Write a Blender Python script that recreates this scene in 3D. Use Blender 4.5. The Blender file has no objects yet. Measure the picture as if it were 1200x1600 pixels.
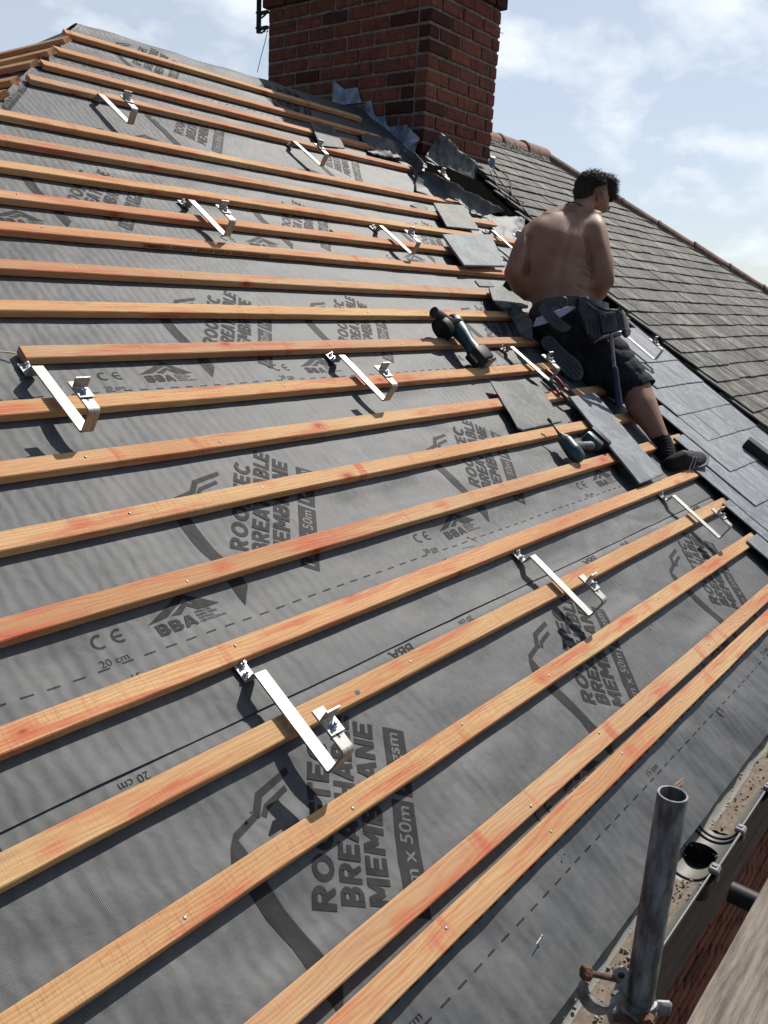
import bpy, bmesh, math, random
from mathutils import Vector, Matrix, noise, Euler
random.seed(7)
PITCH = 0.5707777580917525
CP, SP, TP = math.cos(PITCH), math.sin(PITCH), math.tan(PITCH)
scene = bpy.context.scene
COL = scene.collection
# ---------------------------------------------------------------- camera
CAM = Vector((0.0, -0.7156696, 1.1146349))
RIGHT = Vector((0.62657558, -0.77742965, 0.05482867))
DOWN = Vector((-0.16924328, -0.20439991, -0.96414594))
FWD = Vector((0.76076261, 0.59483092, -0.25964674))
cd = bpy.data.cameras.new('camera'); cam = bpy.data.objects.new('camera', cd); COL.objects.link(cam)
cd.sensor_fit = 'VERTICAL'; cd.sensor_height = 24.0; cd.lens = 1307.195 / 1600 * 24.0
cd.clip_start = 0.05; cd.clip_end = 3000
mw = Matrix.Identity(4)
for i in range(3):
    mw[i][0] = RIGHT[i]; mw[i][1] = -DOWN[i]; mw[i][2] = -FWD[i]; mw[i][3] = CAM[i]
cam.matrix_world = mw
scene.camera = cam
# ---------------------------------------------------------------- light
SUN = Vector((1.0, 0.05, 1.22)).normalized()
EL = math.asin(SUN.z); AZ = math.atan2(SUN.x, SUN.y)
sd = bpy.data.lights.new('sun', 'SUN'); sd.energy = 5.0; sd.angle = math.radians(0.53); sd.color = (1.0, 0.95, 0.88)
so = bpy.data.objects.new('sun', sd); COL.objects.link(so); so.location = (4, 0, 8)
so.rotation_euler = SUN.to_track_quat('Z', 'Y').to_euler()
scene.view_settings.view_transform = 'Standard'; scene.view_settings.look = 'None'
scene.view_settings.exposure = 0.22; scene.view_settings.gamma = 1.0
world = bpy.data.worlds.new('World'); scene.world = world; world.use_nodes = True
def build_world():
    nt = world.node_tree; N = nt.nodes; L = nt.links; N.clear()
    out = N.new('ShaderNodeOutputWorld'); bg = N.new('ShaderNodeBackground'); bg.inputs[1].default_value = 0.064
    sky = N.new('ShaderNodeTexSky'); sky.sky_type = 'NISHITA'; sky.sun_disc = False
    sky.sun_elevation = EL; sky.sun_rotation = AZ; sky.air_density = 1.0; sky.dust_density = 0.6; sky.ozone_density = 1.5
    tc = N.new('ShaderNodeTexCoord'); sep = N.new('ShaderNodeSeparateXYZ'); L.new(tc.outputs['Generated'], sep.inputs[0])
    add = N.new('ShaderNodeMath'); add.operation = 'ADD'; add.inputs[1].default_value = 0.42; L.new(sep.outputs[2], add.inputs[0])
    mx = N.new('ShaderNodeMath'); mx.operation = 'MAXIMUM'; mx.inputs[1].default_value = 0.05; L.new(add.outputs[0], mx.inputs[0])
    dx = N.new('ShaderNodeMath'); dx.operation = 'DIVIDE'; L.new(sep.outputs[0], dx.inputs[0]); L.new(mx.outputs[0], dx.inputs[1])
    dy = N.new('ShaderNodeMath'); dy.operation = 'DIVIDE'; L.new(sep.outputs[1], dy.inputs[0]); L.new(mx.outputs[0], dy.inputs[1])
    cmb = N.new('ShaderNodeCombineXYZ'); L.new(dx.outputs[0], cmb.inputs[0]); L.new(dy.outputs[0], cmb.inputs[1])
    nz = N.new('ShaderNodeTexNoise'); nz.inputs['Scale'].default_value = 5.2; nz.inputs['Detail'].default_value = 10; nz.inputs['Roughness'].default_value = 0.54; nz.inputs['Distortion'].default_value = 0.1
    mp = N.new('ShaderNodeMapping'); mp.inputs['Location'].default_value = (1.7, 3.9, 0); L.new(cmb.outputs[0], mp.inputs[0]); L.new(mp.outputs[0], nz.inputs['Vector'])
    cr = N.new('ShaderNodeValToRGB'); cr.color_ramp.elements[0].position = 0.47; cr.color_ramp.elements[1].position = 0.66
    cr.color_ramp.elements[0].color = (0.46, 0.46, 0.46, 1); cr.color_ramp.elements[1].color = (0.92, 0.92, 0.92, 1)
    L.new(nz.outputs['Fac'], cr.inputs[0])
    mix = N.new('ShaderNodeMixRGB'); mix.inputs[2].default_value = (13.2, 14.0, 14.8, 1)
    side = N.new('ShaderNodeMapRange'); side.interpolation_type = 'SMOOTHSTEP'; side.inputs[1].default_value = -0.15; side.inputs[2].default_value = 0.45; side.inputs[3].default_value = 0.06; side.inputs[4].default_value = 1.0
    L.new(sep.outputs[0], side.inputs[0]); fm = N.new('ShaderNodeMath'); fm.operation = 'MULTIPLY'; L.new(cr.outputs[0], fm.inputs[0]); L.new(side.outputs[0], fm.inputs[1])
    L.new(fm.outputs[0], mix.inputs[0]); tn = N.new('ShaderNodeMixRGB'); tn.blend_type = 'MULTIPLY'; tn.inputs[0].default_value = 1; tn.inputs[2].default_value = (0.90, 0.98, 1.10, 1); L.new(sky.outputs[0], tn.inputs[1]); L.new(tn.outputs[0], mix.inputs[1])
    L.new(mix.outputs[0], bg.inputs[0]); L.new(bg.outputs[0], out.inputs[0])
build_world()
# ---------------------------------------------------------------- helpers
EX = Vector((1, 0, 0)); UU = Vector((0, CP, SP)); NN = Vector((0, -SP, CP))
ROOF = Matrix.Rotation(PITCH, 4, 'X')
def R3(a, u, n=0.0): return EX * a + UU * u + NN * n
def px(x, y, d):                       # a point d metres deep into the view, measured on the photograph's 1200 x 1600 grid
    return CAM + RIGHT * ((x - 600) / 1307.195 * d) + DOWN * ((y - 800) / 1307.195 * d) + FWD * d
def tag(o, label=None, cat=None, group=None, kind=None):
    if label: o['label'] = label
    if cat: o['category'] = cat
    if group: o['group'] = group
    if kind: o['kind'] = kind
    return o
def empty(name, loc=(0, 0, 0), label=None, cat=None, group=None, roof=False, rz=0.0, rot=None):
    o = bpy.data.objects.new(name, None); COL.objects.link(o); o.location = loc; o.empty_display_size = 0.05
    if roof: o.rotation_euler = (ROOF @ Matrix.Rotation(rz, 4, 'Z')).to_euler()
    elif rot is not None: o.rotation_euler = rot.to_euler()
    elif rz: o.rotation_euler = (0, 0, rz)
    return tag(o, label, cat, group)
class MB:
    def __init__(s): s.bm = bmesh.new(); s.tint = None
    def box(s, c, size, rot=None, bevel=0.0, seg=1, jit=0.0):
        M = Matrix.Translation(c) @ (rot.to_4x4() if rot else Matrix.Identity(4)) @ Matrix.Diagonal((size[0], size[1], size[2], 1))
        r = bmesh.ops.create_cube(s.bm, size=1.0, matrix=M)
        vs = r['verts']
        if jit:
            for v in vs: v.co += Vector((random.uniform(-jit, jit), random.uniform(-jit, jit), random.uniform(-jit, jit)))
        if bevel:
            es = list({e for v in vs for e in v.link_edges})
            rr = bmesh.ops.bevel(s.bm, geom=es, offset=bevel, segments=seg, profile=0.5, affect='EDGES')
            vs = rr['verts']
        return vs
    def tube(s, pts, rad, seg=12, cap=True, closed=False):
        pts = [Vector(p) for p in pts]; n = len(pts)
        if not hasattr(rad, '__len__'): rad = [rad] * n
        rings = []; up = None
        for i, p in enumerate(pts):
            a = pts[(i - 1) % n] if (i > 0 or closed) else p; b = pts[(i + 1) % n] if (i < n - 1 or closed) else p
            t = (b - a).normalized()
            if up is None:
                up = t.orthogonal().normalized()
            up = (up - t * up.dot(t)).normalized(); w = t.cross(up)
            rings.append([s.bm.verts.new(p + (up * math.cos(k * 2 * math.pi / seg) + w * math.sin(k * 2 * math.pi / seg)) * rad[i]) for k in range(seg)])
        m = n if closed else n - 1
        for i in range(m):
            A, B = rings[i], rings[(i + 1) % n]
            for k in range(seg): s.bm.faces.new((A[k], A[(k + 1) % seg], B[(k + 1) % seg], B[k]))
        if cap and not closed:
            s.bm.faces.new(rings[0][::-1]); s.bm.faces.new(rings[-1])
        return rings
    def lathe(s, prof, org=(0, 0, 0), axis=Vector((0, 0, 1)), seg=16):     # prof: (r, h) along axis
        axis = Vector(axis).normalized(); e1 = axis.orthogonal().normalized(); e2 = axis.cross(e1); org = Vector(org)
        rings = []
        for r, h in prof:
            rings.append([s.bm.verts.new(org + axis * h + (e1 * math.cos(k * 2 * math.pi / seg) + e2 * math.sin(k * 2 * math.pi / seg)) * max(r, 1e-5)) for k in range(seg)])
        for A, B in zip(rings, rings[1:]):
            for k in range(seg): s.bm.faces.new((A[k], A[(k + 1) % seg], B[(k + 1) % seg], B[k]))
        s.bm.faces.new(rings[0][::-1]); s.bm.faces.new(rings[-1])
    def prism(s, outline, z0, z1, M=None, bevel=0.0):        # outline in local xy, extruded in local z, then M
        M = M or Matrix.Identity(4)
        A = [s.bm.verts.new(M @ Vector((x, y, z0))) for x, y in outline]
        B = [s.bm.verts.new(M @ Vector((x, y, z1))) for x, y in outline]
        n = len(outline); fs = [s.bm.faces.new(A[::-1]), s.bm.faces.new(B)]
        for k in range(n): fs.append(s.bm.faces.new((A[k], A[(k + 1) % n], B[(k + 1) % n], B[k])))
        if bevel:
            es = list({e for f in fs for e in f.edges})
            bmesh.ops.bevel(s.bm, geom=es, offset=bevel, segments=2, profile=0.5, affect='EDGES')
    def strip(s, path, width, th, M=None):      # flat bar following a path in local (y, z), width along x, with thickness
        M = M or Matrix.Identity(4); n = len(path); L, Rr = [], []
        P = [Vector((0, y, z)) for y, z in path]
        for i, p in enumerate(P):
            a = P[max(i - 1, 0)]; b = P[min(i + 1, n - 1)]; t = (b - a).normalized(); nn = Vector((0, -t.z, t.y))
            row = []
            for sx in (-1, 1):
                for sn in (-1, 1): row.append(s.bm.verts.new(M @ (p + Vector((sx * width / 2, 0, 0)) + nn * (sn * th / 2))))
            L.append(row)
        for A, B in zip(L, L[1:]):
            s.bm.faces.new((A[0], A[2], B[2], B[0])); s.bm.faces.new((A[1], B[1], B[3], A[3]))
            s.bm.faces.new((A[0], B[0], B[1], A[1])); s.bm.faces.new((A[2], A[3], B[3], B[2]))
        s.bm.faces.new((L[0][0], L[0][1], L[0][3], L[0][2])); s.bm.faces.new((L[-1][0], L[-1][2], L[-1][3], L[-1][1]))
    def grid(s, fn, nu, nv, th=0.0):            # fn(i/nu, j/nv) -> Vector ; optional thickness
        V = [[s.bm.verts.new(fn(i / nu, j / nv)) for j in range(nv + 1)] for i in range(nu + 1)]
        fs = [s.bm.faces.new((V[i][j], V[i + 1][j], V[i + 1][j + 1], V[i][j + 1])) for i in range(nu) for j in range(nv)]
        if th:
            bmesh.ops.recalc_face_normals(s.bm, faces=fs)
            bmesh.ops.solidify(s.bm, geom=fs, thickness=th)
        return V
    def build(s, name, mat, parent=None, smooth=False, loc=None, rot=None, autos=None):
        bmesh.ops.recalc_face_normals(s.bm, faces=s.bm.faces[:])
        if smooth:
            for f in s.bm.faces: f.smooth = True
        if autos is not None:
            for e in s.bm.edges:
                if len(e.link_faces) == 2 and e.calc_face_angle(0) > math.radians(autos): e.smooth = False
        me = bpy.data.meshes.new(name); s.bm.to_mesh(me); s.bm.free()
        if mat: me.materials.append(mat)
        o = bpy.data.objects.new(name, me); COL.objects.link(o)
        if parent: o.parent = parent
        if loc is not None: o.location = loc
        if rot is not None: o.rotation_euler = rot.to_euler()
        return o
def world_part(mb, name, mat, root, **k):      # mesh given in world coordinates, parented under an unrotated root
    for v in mb.bm.verts: v.co -= root.location
    return mb.build(name, mat, root, **k)
def copy_tree(o, parent=None):
    c = o.copy(); COL.objects.link(c); c.parent = parent
    for ch in o.children: copy_tree(ch, c)
    return c
def fbm(x, y, z=0.0, o=4): return noise.fractal(Vector((x, y, z)), 1.0, 2.0, o)
def nz1(x, y, z=0.0): return noise.noise(Vector((x, y, z)))
# ---------------------------------------------------------------- materials
def mat(name, col, rough=0.6, metal=0.0, spec=0.5, var=0.0, vscale=8.0, bump=0.0, bscale=60.0, col2=None, stretch=None, tint=None, contrast=(0.35, 0.65), coat=0.0, sheen=0.0):
    m = bpy.data.materials.new(name); m.use_nodes = True; nt = m.node_tree; N = nt.nodes; L = nt.links
    b = N['Principled BSDF']; b.inputs['Base Color'].default_value = (*col, 1); b.inputs['Roughness'].default_value = rough
    b.inputs['Metallic'].default_value = metal; b.inputs['Specular IOR Level'].default_value = spec
    if coat: b.inputs['Coat Weight'].default_value = coat
    if sheen: b.inputs['Sheen Weight'].default_value = sheen
    tc = N.new('ShaderNodeTexCoord'); mp = N.new('ShaderNodeMapping'); L.new(tc.outputs['Object'], mp.inputs[0])
    if stretch: mp.inputs['Scale'].default_value = stretch
    last = None
    if var or col2:
        nz = N.new('ShaderNodeTexNoise'); nz.inputs['Scale'].default_value = vscale; nz.inputs['Detail'].default_value = 6; nz.inputs['Roughness'].default_value = 0.6
        L.new(mp.outputs[0], nz.inputs['Vector'])
        cr = N.new('ShaderNodeValToRGB'); cr.color_ramp.elements[0].position = contrast[0]; cr.color_ramp.elements[1].position = contrast[1]
        c2 = col2 or tuple(c * (1 - var) for c in col)
        cr.color_ramp.elements[0].color = (*c2, 1); cr.color_ramp.elements[1].color = (*col, 1)
        L.new(nz.outputs['Fac'], cr.inputs[0]); last = cr.outputs[0]; L.new(last, b.inputs['Base Color'])
    if tint:
        at = N.new('ShaderNodeAttribute'); at.attribute_name = tint
        mx = N.new('ShaderNodeMixRGB'); mx.blend_type = 'MULTIPLY'; mx.inputs[0].default_value = 1
        if last: L.new(last, mx.inputs[1])
        else: mx.inputs[1].default_value = (*col, 1)
        L.new(at.outputs['Color'], mx.inputs[2]); L.new(mx.outputs[0], b.inputs['Base Color']); last = mx.outputs[0]
    if bump:
        n2 = N.new('ShaderNodeTexNoise'); n2.inputs['Scale'].default_value = bscale; n2.inputs['Detail'].default_value = 5
        L.new(mp.outputs[0], n2.inputs['Vector']); bp = N.new('ShaderNodeBump'); bp.inputs['Strength'].default_value = bump; bp.inputs['Distance'].default_value = 0.004
        L.new(n2.outputs['Fac'], bp.inputs['Height']); L.new(bp.outputs[0], b.inputs['Normal'])
    return m
def node_math(nt, op, a, b=None, clamp=False):
    n = nt.nodes.new('ShaderNodeMath'); n.operation = op; n.use_clamp = clamp
    for i, v in enumerate((a, b)):
        if v is None: continue
        if isinstance(v, (int, float)): n.inputs[i].default_value = v
        else: nt.links.new(v, n.inputs[i])
    return n.outputs[0]
def ramp(nt, fac, stops):
    cr = nt.nodes.new('ShaderNodeValToRGB'); e = cr.color_ramp.elements
    while len(e) < len(stops): e.new(0.5)
    for k, (p, c) in enumerate(stops): e[k].position = p; e[k].color = (*c, 1)
    nt.links.new(fac, cr.inputs[0]); return cr.outputs[0]
def mixc(nt, fac, a, b, mode='MIX'):
    m = nt.nodes.new('ShaderNodeMixRGB'); m.blend_type = mode
    for i, v in enumerate((fac, a, b)):
        if isinstance(v, (int, float)): m.inputs[i].default_value = v
        elif isinstance(v, tuple): m.inputs[i].default_value = (*v, 1)
        else: nt.links.new(v, m.inputs[i])
    return m.outputs[0]
def texn(nt, vec, scale, detail=5, rough=0.55, dist=0.0):
    n = nt.nodes.new('ShaderNodeTexNoise'); n.inputs['Scale'].default_value = scale; n.inputs['Detail'].default_value = detail
    n.inputs['Roughness'].default_value = rough; n.inputs['Distortion'].default_value = dist; nt.links.new(vec, n.inputs['Vector']); return n.outputs['Fac']
def mapping(nt, vec, scale=(1, 1, 1), loc=(0, 0, 0), rot=(0, 0, 0)):
    m = nt.nodes.new('ShaderNodeMapping'); m.inputs['Scale'].default_value = scale; m.inputs['Location'].default_value = loc; m.inputs['Rotation'].default_value = rot
    nt.links.new(vec, m.inputs[0]); return m.outputs[0]
def new_mat(name):
    m = bpy.data.materials.new(name); m.use_nodes = True; return m, m.node_tree, m.node_tree.nodes['Principled BSDF']
def bump(nt, h, strength, dist, b, prev=None):
    n = nt.nodes.new('ShaderNodeBump'); n.inputs['Strength'].default_value = strength; n.inputs['Distance'].default_value = dist
    nt.links.new(h, n.inputs['Height'])
    if prev: nt.links.new(prev, n.inputs['Normal'])
    nt.links.new(n.outputs[0], b.inputs['Normal']); return n.outputs[0]

def wood_mat(name, aged=0.0):
    m, nt, b = new_mat(name); N = nt.nodes; L = nt.links
    tc = N.new('ShaderNodeTexCoord'); oi = N.new('ShaderNodeObjectInfo')
    off = N.new('ShaderNodeCombineXYZ'); r = oi.outputs['Random']
    L.new(node_math(nt, 'MULTIPLY', r, 37.0), off.inputs[0]); L.new(node_math(nt, 'MULTIPLY', r, 91.0), off.inputs[1]); L.new(node_math(nt, 'MULTIPLY', r, 13.0), off.inputs[2])
    va = N.new('ShaderNodeVectorMath'); va.operation = 'ADD'; L.new(tc.outputs['Object'], va.inputs[0]); L.new(off.outputs[0], va.inputs[1]); V = va.outputs[0]
    # grain: thin rings running along x
    warp = texn(nt, mapping(nt, V, (2.2, 14, 14)), 1.0, 3)
    sx = N.new('ShaderNodeSeparateXYZ'); L.new(V, sx.inputs[0])
    yy = node_math(nt, 'ADD', node_math(nt, 'MULTIPLY', sx.outputs[1], 620.0), node_math(nt, 'ADD', node_math(nt, 'MULTIPLY', warp, 46.0), node_math(nt, 'MULTIPLY', sx.outputs[2], 240.0)))
    ring = node_math(nt, 'MULTIPLY', node_math(nt, 'ADD', node_math(nt, 'SINE', yy), 1.0), 0.5)
    fine = texn(nt, mapping(nt, V, (18, 700, 700)), 1.0, 3)
    base = ramp(nt, texn(nt, mapping(nt, V, (1.3, 9, 9)), 1.0, 4), [(0.32, (0.47, 0.255, 0.125)), (0.5, (0.54, 0.345, 0.185)), (0.68, (0.59, 0.435, 0.235))])
    tone = ramp(nt, r, [(0.0, (1.04, 0.82, 0.80)), (0.25, (1.12, 1.16, 1.05)), (0.5, (0.86, 0.84, 0.90)), (0.75, (1.14, 1.14, 0.92)), (1.0, (1.10, 0.86, 0.84))])
    base = mixc(nt, 1.0, base, tone, 'MULTIPLY')
    base = mixc(nt, node_math(nt, 'MULTIPLY', ring, 0.36), base, (0.40, 0.17, 0.075))
    base = mixc(nt, node_math(nt, 'MULTIPLY', fine, 0.42), base, (0.27, 0.12, 0.05))
    # red resin / preservative stains along and across
    st = texn(nt, mapping(nt, V, (2.6, 26, 26), (5, 0, 0)), 1.0, 5, 0.65)
    stf = node_math(nt, 'MULTIPLY', ramp(nt, st, [(0.51, (0, 0, 0)), (0.68, (1, 1, 1))]), 0.85)
    base = mixc(nt, stf, base, (0.44, 0.085, 0.045))
    cs = ramp(nt, texn(nt, mapping(nt, V, (9, 2, 2), (3, 0, 0)), 1.0, 4, 0.6), [(0.62, (0, 0, 0)), (0.70, (1, 1, 1))]); base = mixc(nt, node_math(nt, 'MULTIPLY', cs, 0.7), base, (0.42, 0.085, 0.045))
    # knots
    vo = N.new('ShaderNodeTexVoronoi'); vo.feature = 'F1'; vo.inputs['Scale'].default_value = 1.0; L.new(mapping(nt, V, (7.0, 13, 13), (0, 3, 0)), vo.inputs['Vector'])
    vs_ = N.new('ShaderNodeSeparateColor'); L.new(vo.outputs['Color'], vs_.inputs[0]); km = node_math(nt, 'GREATER_THAN', vs_.outputs[0], 0.66)
    halo = ramp(nt, vo.outputs['Distance'], [(0.08, (1, 1, 1)), (0.34, (0, 0, 0))]); base = mixc(nt, node_math(nt, 'MULTIPLY', node_math(nt, 'MULTIPLY', halo, km), 0.8), base, (0.44, 0.085, 0.04))
    kn = ramp(nt, vo.outputs['Distance'], [(0.04, (1, 1, 1)), (0.07, (0.45, 0.45, 0.45)), (0.10, (0.9, 0.9, 0.9)), (0.125, (0, 0, 0))])
    base = mixc(nt, node_math(nt, 'MULTIPLY', node_math(nt, 'MULTIPLY', kn, km), 0.85), base, (0.24, 0.05, 0.018))
    # grey grime and rough-sawn fleck
    gr = ramp(nt, texn(nt, mapping(nt, V, (5, 30, 30), (0, 0, 9)), 1.0, 6, 0.7), [(0.58, (0, 0, 0)), (0.72, (1, 1, 1))])
    base = mixc(nt, node_math(nt, 'MULTIPLY', gr, 0.50 + aged), base, (0.22, 0.18, 0.13))
    saw = texn(nt, mapping(nt, V, (330, 22, 22)), 1.0, 3, 0.7)
    sawm = node_math(nt, 'MULTIPLY', ramp(nt, texn(nt, mapping(nt, V, (1.1, 3, 3), (2, 2, 2)), 1.0, 2), [(0.5, (0, 0, 0)), (0.6, (1, 1, 1))]), node_math(nt, 'GREATER_THAN', saw, 0.57))
    base = mixc(nt, node_math(nt, 'MULTIPLY', sawm, 0.45), base, (0.33, 0.14, 0.07))
    L.new(base, b.inputs['Base Color']); b.inputs['Roughness'].default_value = 0.78; b.inputs['Specular IOR Level'].default_value = 0.25
    h = node_math(nt, 'ADD', node_math(nt, 'MULTIPLY', ring, 0.4), node_math(nt, 'ADD', node_math(nt, 'MULTIPLY', fine, 0.8), node_math(nt, 'MULTIPLY', saw, 0.6)))
    bump(nt, h, 0.8, 0.0014, b)
    return m
def membrane_mat(name, ink=False):
    m, nt, b = new_mat(name); N = nt.nodes; L = nt.links
    tc = N.new('ShaderNodeTexCoord'); V = tc.outputs['Object']
    big = texn(nt, mapping(nt, V, (13, 17, 1)), 1.0, 6, 0.62)
    mid = texn(nt, mapping(nt, V, (34, 22, 1)), 1.0, 5, 0.6)
    big = node_math(nt, 'MULTIPLY', big, 1.0); c0, c1 = ((0.010, 0.010, 0.011), (0.019, 0.019, 0.020)) if ink else ((0.034, 0.037, 0.040), (0.078, 0.081, 0.083))
    base = ramp(nt, node_math(nt, 'ADD', node_math(nt, 'MULTIPLY', big, 0.65), node_math(nt, 'MULTIPLY', mid, 0.35)), [(0.30, c0), (0.70, c1)])
    S = N.new('ShaderNodeSeparateXYZ'); L.new(mapping(nt, V, (1, 1, 1), rot=(0, 0, 0.62)), S.inputs[0])
    w1 = node_math(nt, 'SINE', node_math(nt, 'MULTIPLY', S.outputs[0], 2 * math.pi / 0.0034)); w2 = node_math(nt, 'SINE', node_math(nt, 'MULTIPLY', S.outputs[1], 2 * math.pi / 0.0046))
    weave = node_math(nt, 'MULTIPLY', w1, w2)
    base = mixc(nt, node_math(nt, 'MULTIPLY', node_math(nt, 'GREATER_THAN', weave, 0.22), 0.34 if not ink else 0.14), base, (0.17, 0.17, 0.17))
    dust = ramp(nt, texn(nt, mapping(nt, V, (3.3, 3.3, 1), (8, 1, 0)), 1.0, 8, 0.72), [(0.53, (0, 0, 0)), (0.74, (1, 1, 1))])
    base = mixc(nt, node_math(nt, 'MULTIPLY', dust, 0.22 if not ink else 0.10), base, (0.27, 0.26, 0.24))
    L.new(base, b.inputs['Base Color']); b.inputs['Roughness'].default_value = 0.60; b.inputs['Specular IOR Level'].default_value = 0.36 if not ink else 0.10
    rip = N.new('ShaderNodeTexWave'); rip.wave_type = 'BANDS'; rip.bands_direction = 'X'; rip.inputs['Scale'].default_value = 9.5; rip.inputs['Distortion'].default_value = 3.5
    rip.inputs['Detail'].default_value = 3; rip.inputs['Detail Scale'].default_value = 1.6; L.new(V, rip.inputs['Vector'])
    cr = N.new('ShaderNodeTexNoise'); cr.inputs['Scale'].default_value = 1; cr.inputs['Detail'].default_value = 4; cr.inputs['Roughness'].default_value = 0.5; cr.inputs['Distortion'].default_value = 0.5
    L.new(mapping(nt, V, (13, 11, 1)), cr.inputs['Vector'])
    p = bump(nt, rip.outputs['Fac'], 0.12, 0.006, b); p = bump(nt, cr.outputs['Fac'], 0.26, 0.012, b, p); bump(nt, weave, 0.25, 0.0005, b, p)
    return m
def slate_mat(name, ca, cb, rough, lichen=0.0, spec=0.5, grain=1.0):
    m, nt, b = new_mat(name); N = nt.nodes; L = nt.links
    tc = N.new('ShaderNodeTexCoord'); V = tc.outputs['Object']
    n1 = texn(nt, mapping(nt, V, (9, 3.5, 5)), 1.0, 7, 0.65, 0.6); n2 = texn(nt, V, 90, 5, 0.7)
    base = ramp(nt, n1, [(0.3, ca), (0.7, cb)])
    at = N.new('ShaderNodeAttribute'); at.attribute_name = 'tint'
    base = mixc(nt, 1.0, base, at.outputs['Color'], 'MULTIPLY')
    if lichen:
        l1 = ramp(nt, texn(nt, mapping(nt, V, (12, 3.0, 8), (4, 0, 0)), 1.0, 9, 0.75), [(0.50, (0, 0, 0)), (0.64, (1, 1, 1))])
        base = mixc(nt, node_math(nt, 'MULTIPLY', l1, lichen), base, (0.36, 0.36, 0.32))
        l2 = ramp(nt, texn(nt, mapping(nt, V, (20, 8, 8), (9, 3, 0)), 1.0, 8, 0.7), [(0.47, (0, 0, 0)), (0.60, (1, 1, 1))])
        base = mixc(nt, node_math(nt, 'MULTIPLY', l2, 0.8), base, (0.028, 0.028, 0.024))
        l3 = ramp(nt, texn(nt, mapping(nt, V, (150, 150, 80)), 1.0, 3, 0.6), [(0.62, (0, 0, 0)), (0.68, (1, 1, 1))])
        base = mixc(nt, node_math(nt, 'MULTIPLY', l3, 0.55), base, (0.42, 0.42, 0.36))
    base = mixc(nt, node_math(nt, 'MULTIPLY', n2, 0.35), base, tuple(c * 0.5 for c in ca))
    sc_ = ramp(nt, texn(nt, mapping(nt, V, (7, 5, 5), (1, 7, 0)), 1.0, 9, 0.75, 2.0), [(0.50, (0, 0, 0)), (0.56, (1, 1, 1)), (0.60, (0, 0, 0))]); base = mixc(nt, node_math(nt, 'MULTIPLY', sc_, 0.35), base, tuple(min(1, c * 1.9) for c in cb))
    L.new(base, b.inputs['Base Color']); b.inputs['Roughness'].default_value = rough; b.inputs['Specular IOR Level'].default_value = spec
    rv = texn(nt, mapping(nt, V, (26, 12, 10), (3, 3, 0)), 1.0, 8, 0.7, 1.5); p = bump(nt, n1, 0.5 * grain, 0.008, b); p = bump(nt, rv, 0.55 * grain, 0.005, b, p); bump(nt, n2, 0.35 * grain, 0.0014, b, p)
    return m
def brick_mat(name):
    m, nt, b = new_mat(name); N = nt.nodes; L = nt.links
    tc = N.new('ShaderNodeTexCoord'); V = tc.outputs['Object']
    base = ramp(nt, texn(nt, V, 26, 6, 0.65), [(0.3, (0.12, 0.045, 0.030)), (0.7, (0.26, 0.085, 0.050))])
    at = N.new('ShaderNodeAttribute'); at.attribute_name = 'tint'; base = mixc(nt, 1.0, base, at.outputs['Color'], 'MULTIPLY')
    so1 = ramp(nt, texn(nt, V, 7, 9, 0.75), [(0.48, (0, 0, 0)), (0.66, (1, 1, 1))]); base = mixc(nt, node_math(nt, 'MULTIPLY', so1, 0.6), base, (0.035, 0.022, 0.018))
    L.new(base, b.inputs['Base Color']); b.inputs['Roughness'].default_value = 0.9; b.inputs['Specular IOR Level'].default_value = 0.2
    bump(nt, texn(nt, V, 130, 6, 0.7), 0.8, 0.003, b)
    return m
M_wood = wood_mat('rough_sawn_softwood'); M_mem = membrane_mat('grey_membrane'); M_ink = membrane_mat('membrane_ink', True)
M_black_ink = mat('stamp_ink', (0.02, 0.015, 0.012), 0.8)
M_steel = mat('stainless_steel', (0.40, 0.395, 0.375), 0.60, 1.0, var=0.38, vscale=26, bump=0.10, bscale=120, stretch=(6, 1, 1), contrast=(0.3, 0.6))
M_zinc = mat('zinc_bolt', (0.55, 0.56, 0.58), 0.28, 1.0)
M_nail = mat('galvanised_nail', (0.36, 0.37, 0.38), 0.5, 0.7)
M_newslate = slate_mat('blue_grey_slate', (0.145, 0.157, 0.170), (0.225, 0.24, 0.255), 0.68, spec=0.22)
M_greyslate = slate_mat('weathered_grey_slate', (0.060, 0.068, 0.066), (0.14, 0.145, 0.135), 0.62, spec=0.28)
M_oldslate = slate_mat('lichened_old_slate', (0.048, 0.045, 0.041), (0.155, 0.147, 0.132), 0.78, lichen=0.75, spec=0.2)
M_brick = brick_mat('old_red_brick')
M_mortar = mat('mortar', (0.25, 0.20, 0.165), 0.95, var=0.5, vscale=20, bump=0.8, bscale=120)
M_lead = mat('lead_sheet', (0.34, 0.38, 0.43), 0.45, 0.35, col2=(0.12, 0.13, 0.15), vscale=14, bump=0.5, bscale=18)
M_leaddark = mat('weathered_lead', (0.10, 0.105, 0.10), 0.6, 0.1, col2=(0.018, 0.018, 0.018), vscale=16, bump=0.7, bscale=24)
M_terra = mat('terracotta_ridge', (0.24, 0.11, 0.075), 0.88, col2=(0.075, 0.05, 0.04), vscale=9, bump=0.6, bscale=60, contrast=(0.36, 0.6))
M_cement = mat('cement_bedding', (0.24, 0.22, 0.19), 0.95, var=0.5, vscale=20, bump=0.8, bscale=60)
M_pvc = mat('grey_gutter_plastic', (0.10, 0.11, 0.108), 0.55, col2=(0.14, 0.125, 0.095), vscale=11, contrast=(0.42, 0.6), bump=0.15, bscale=40)
M_clip = mat('pale_clip_plastic', (0.22, 0.22, 0.215), 0.6, var=0.4, vscale=60)
M_blackplastic = mat('black_plastic', (0.013, 0.013, 0.014), 0.55, spec=0.3)
M_rubber = mat('black_rubber', (0.016, 0.016, 0.017), 0.6, bump=0.2, bscale=200)
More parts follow.
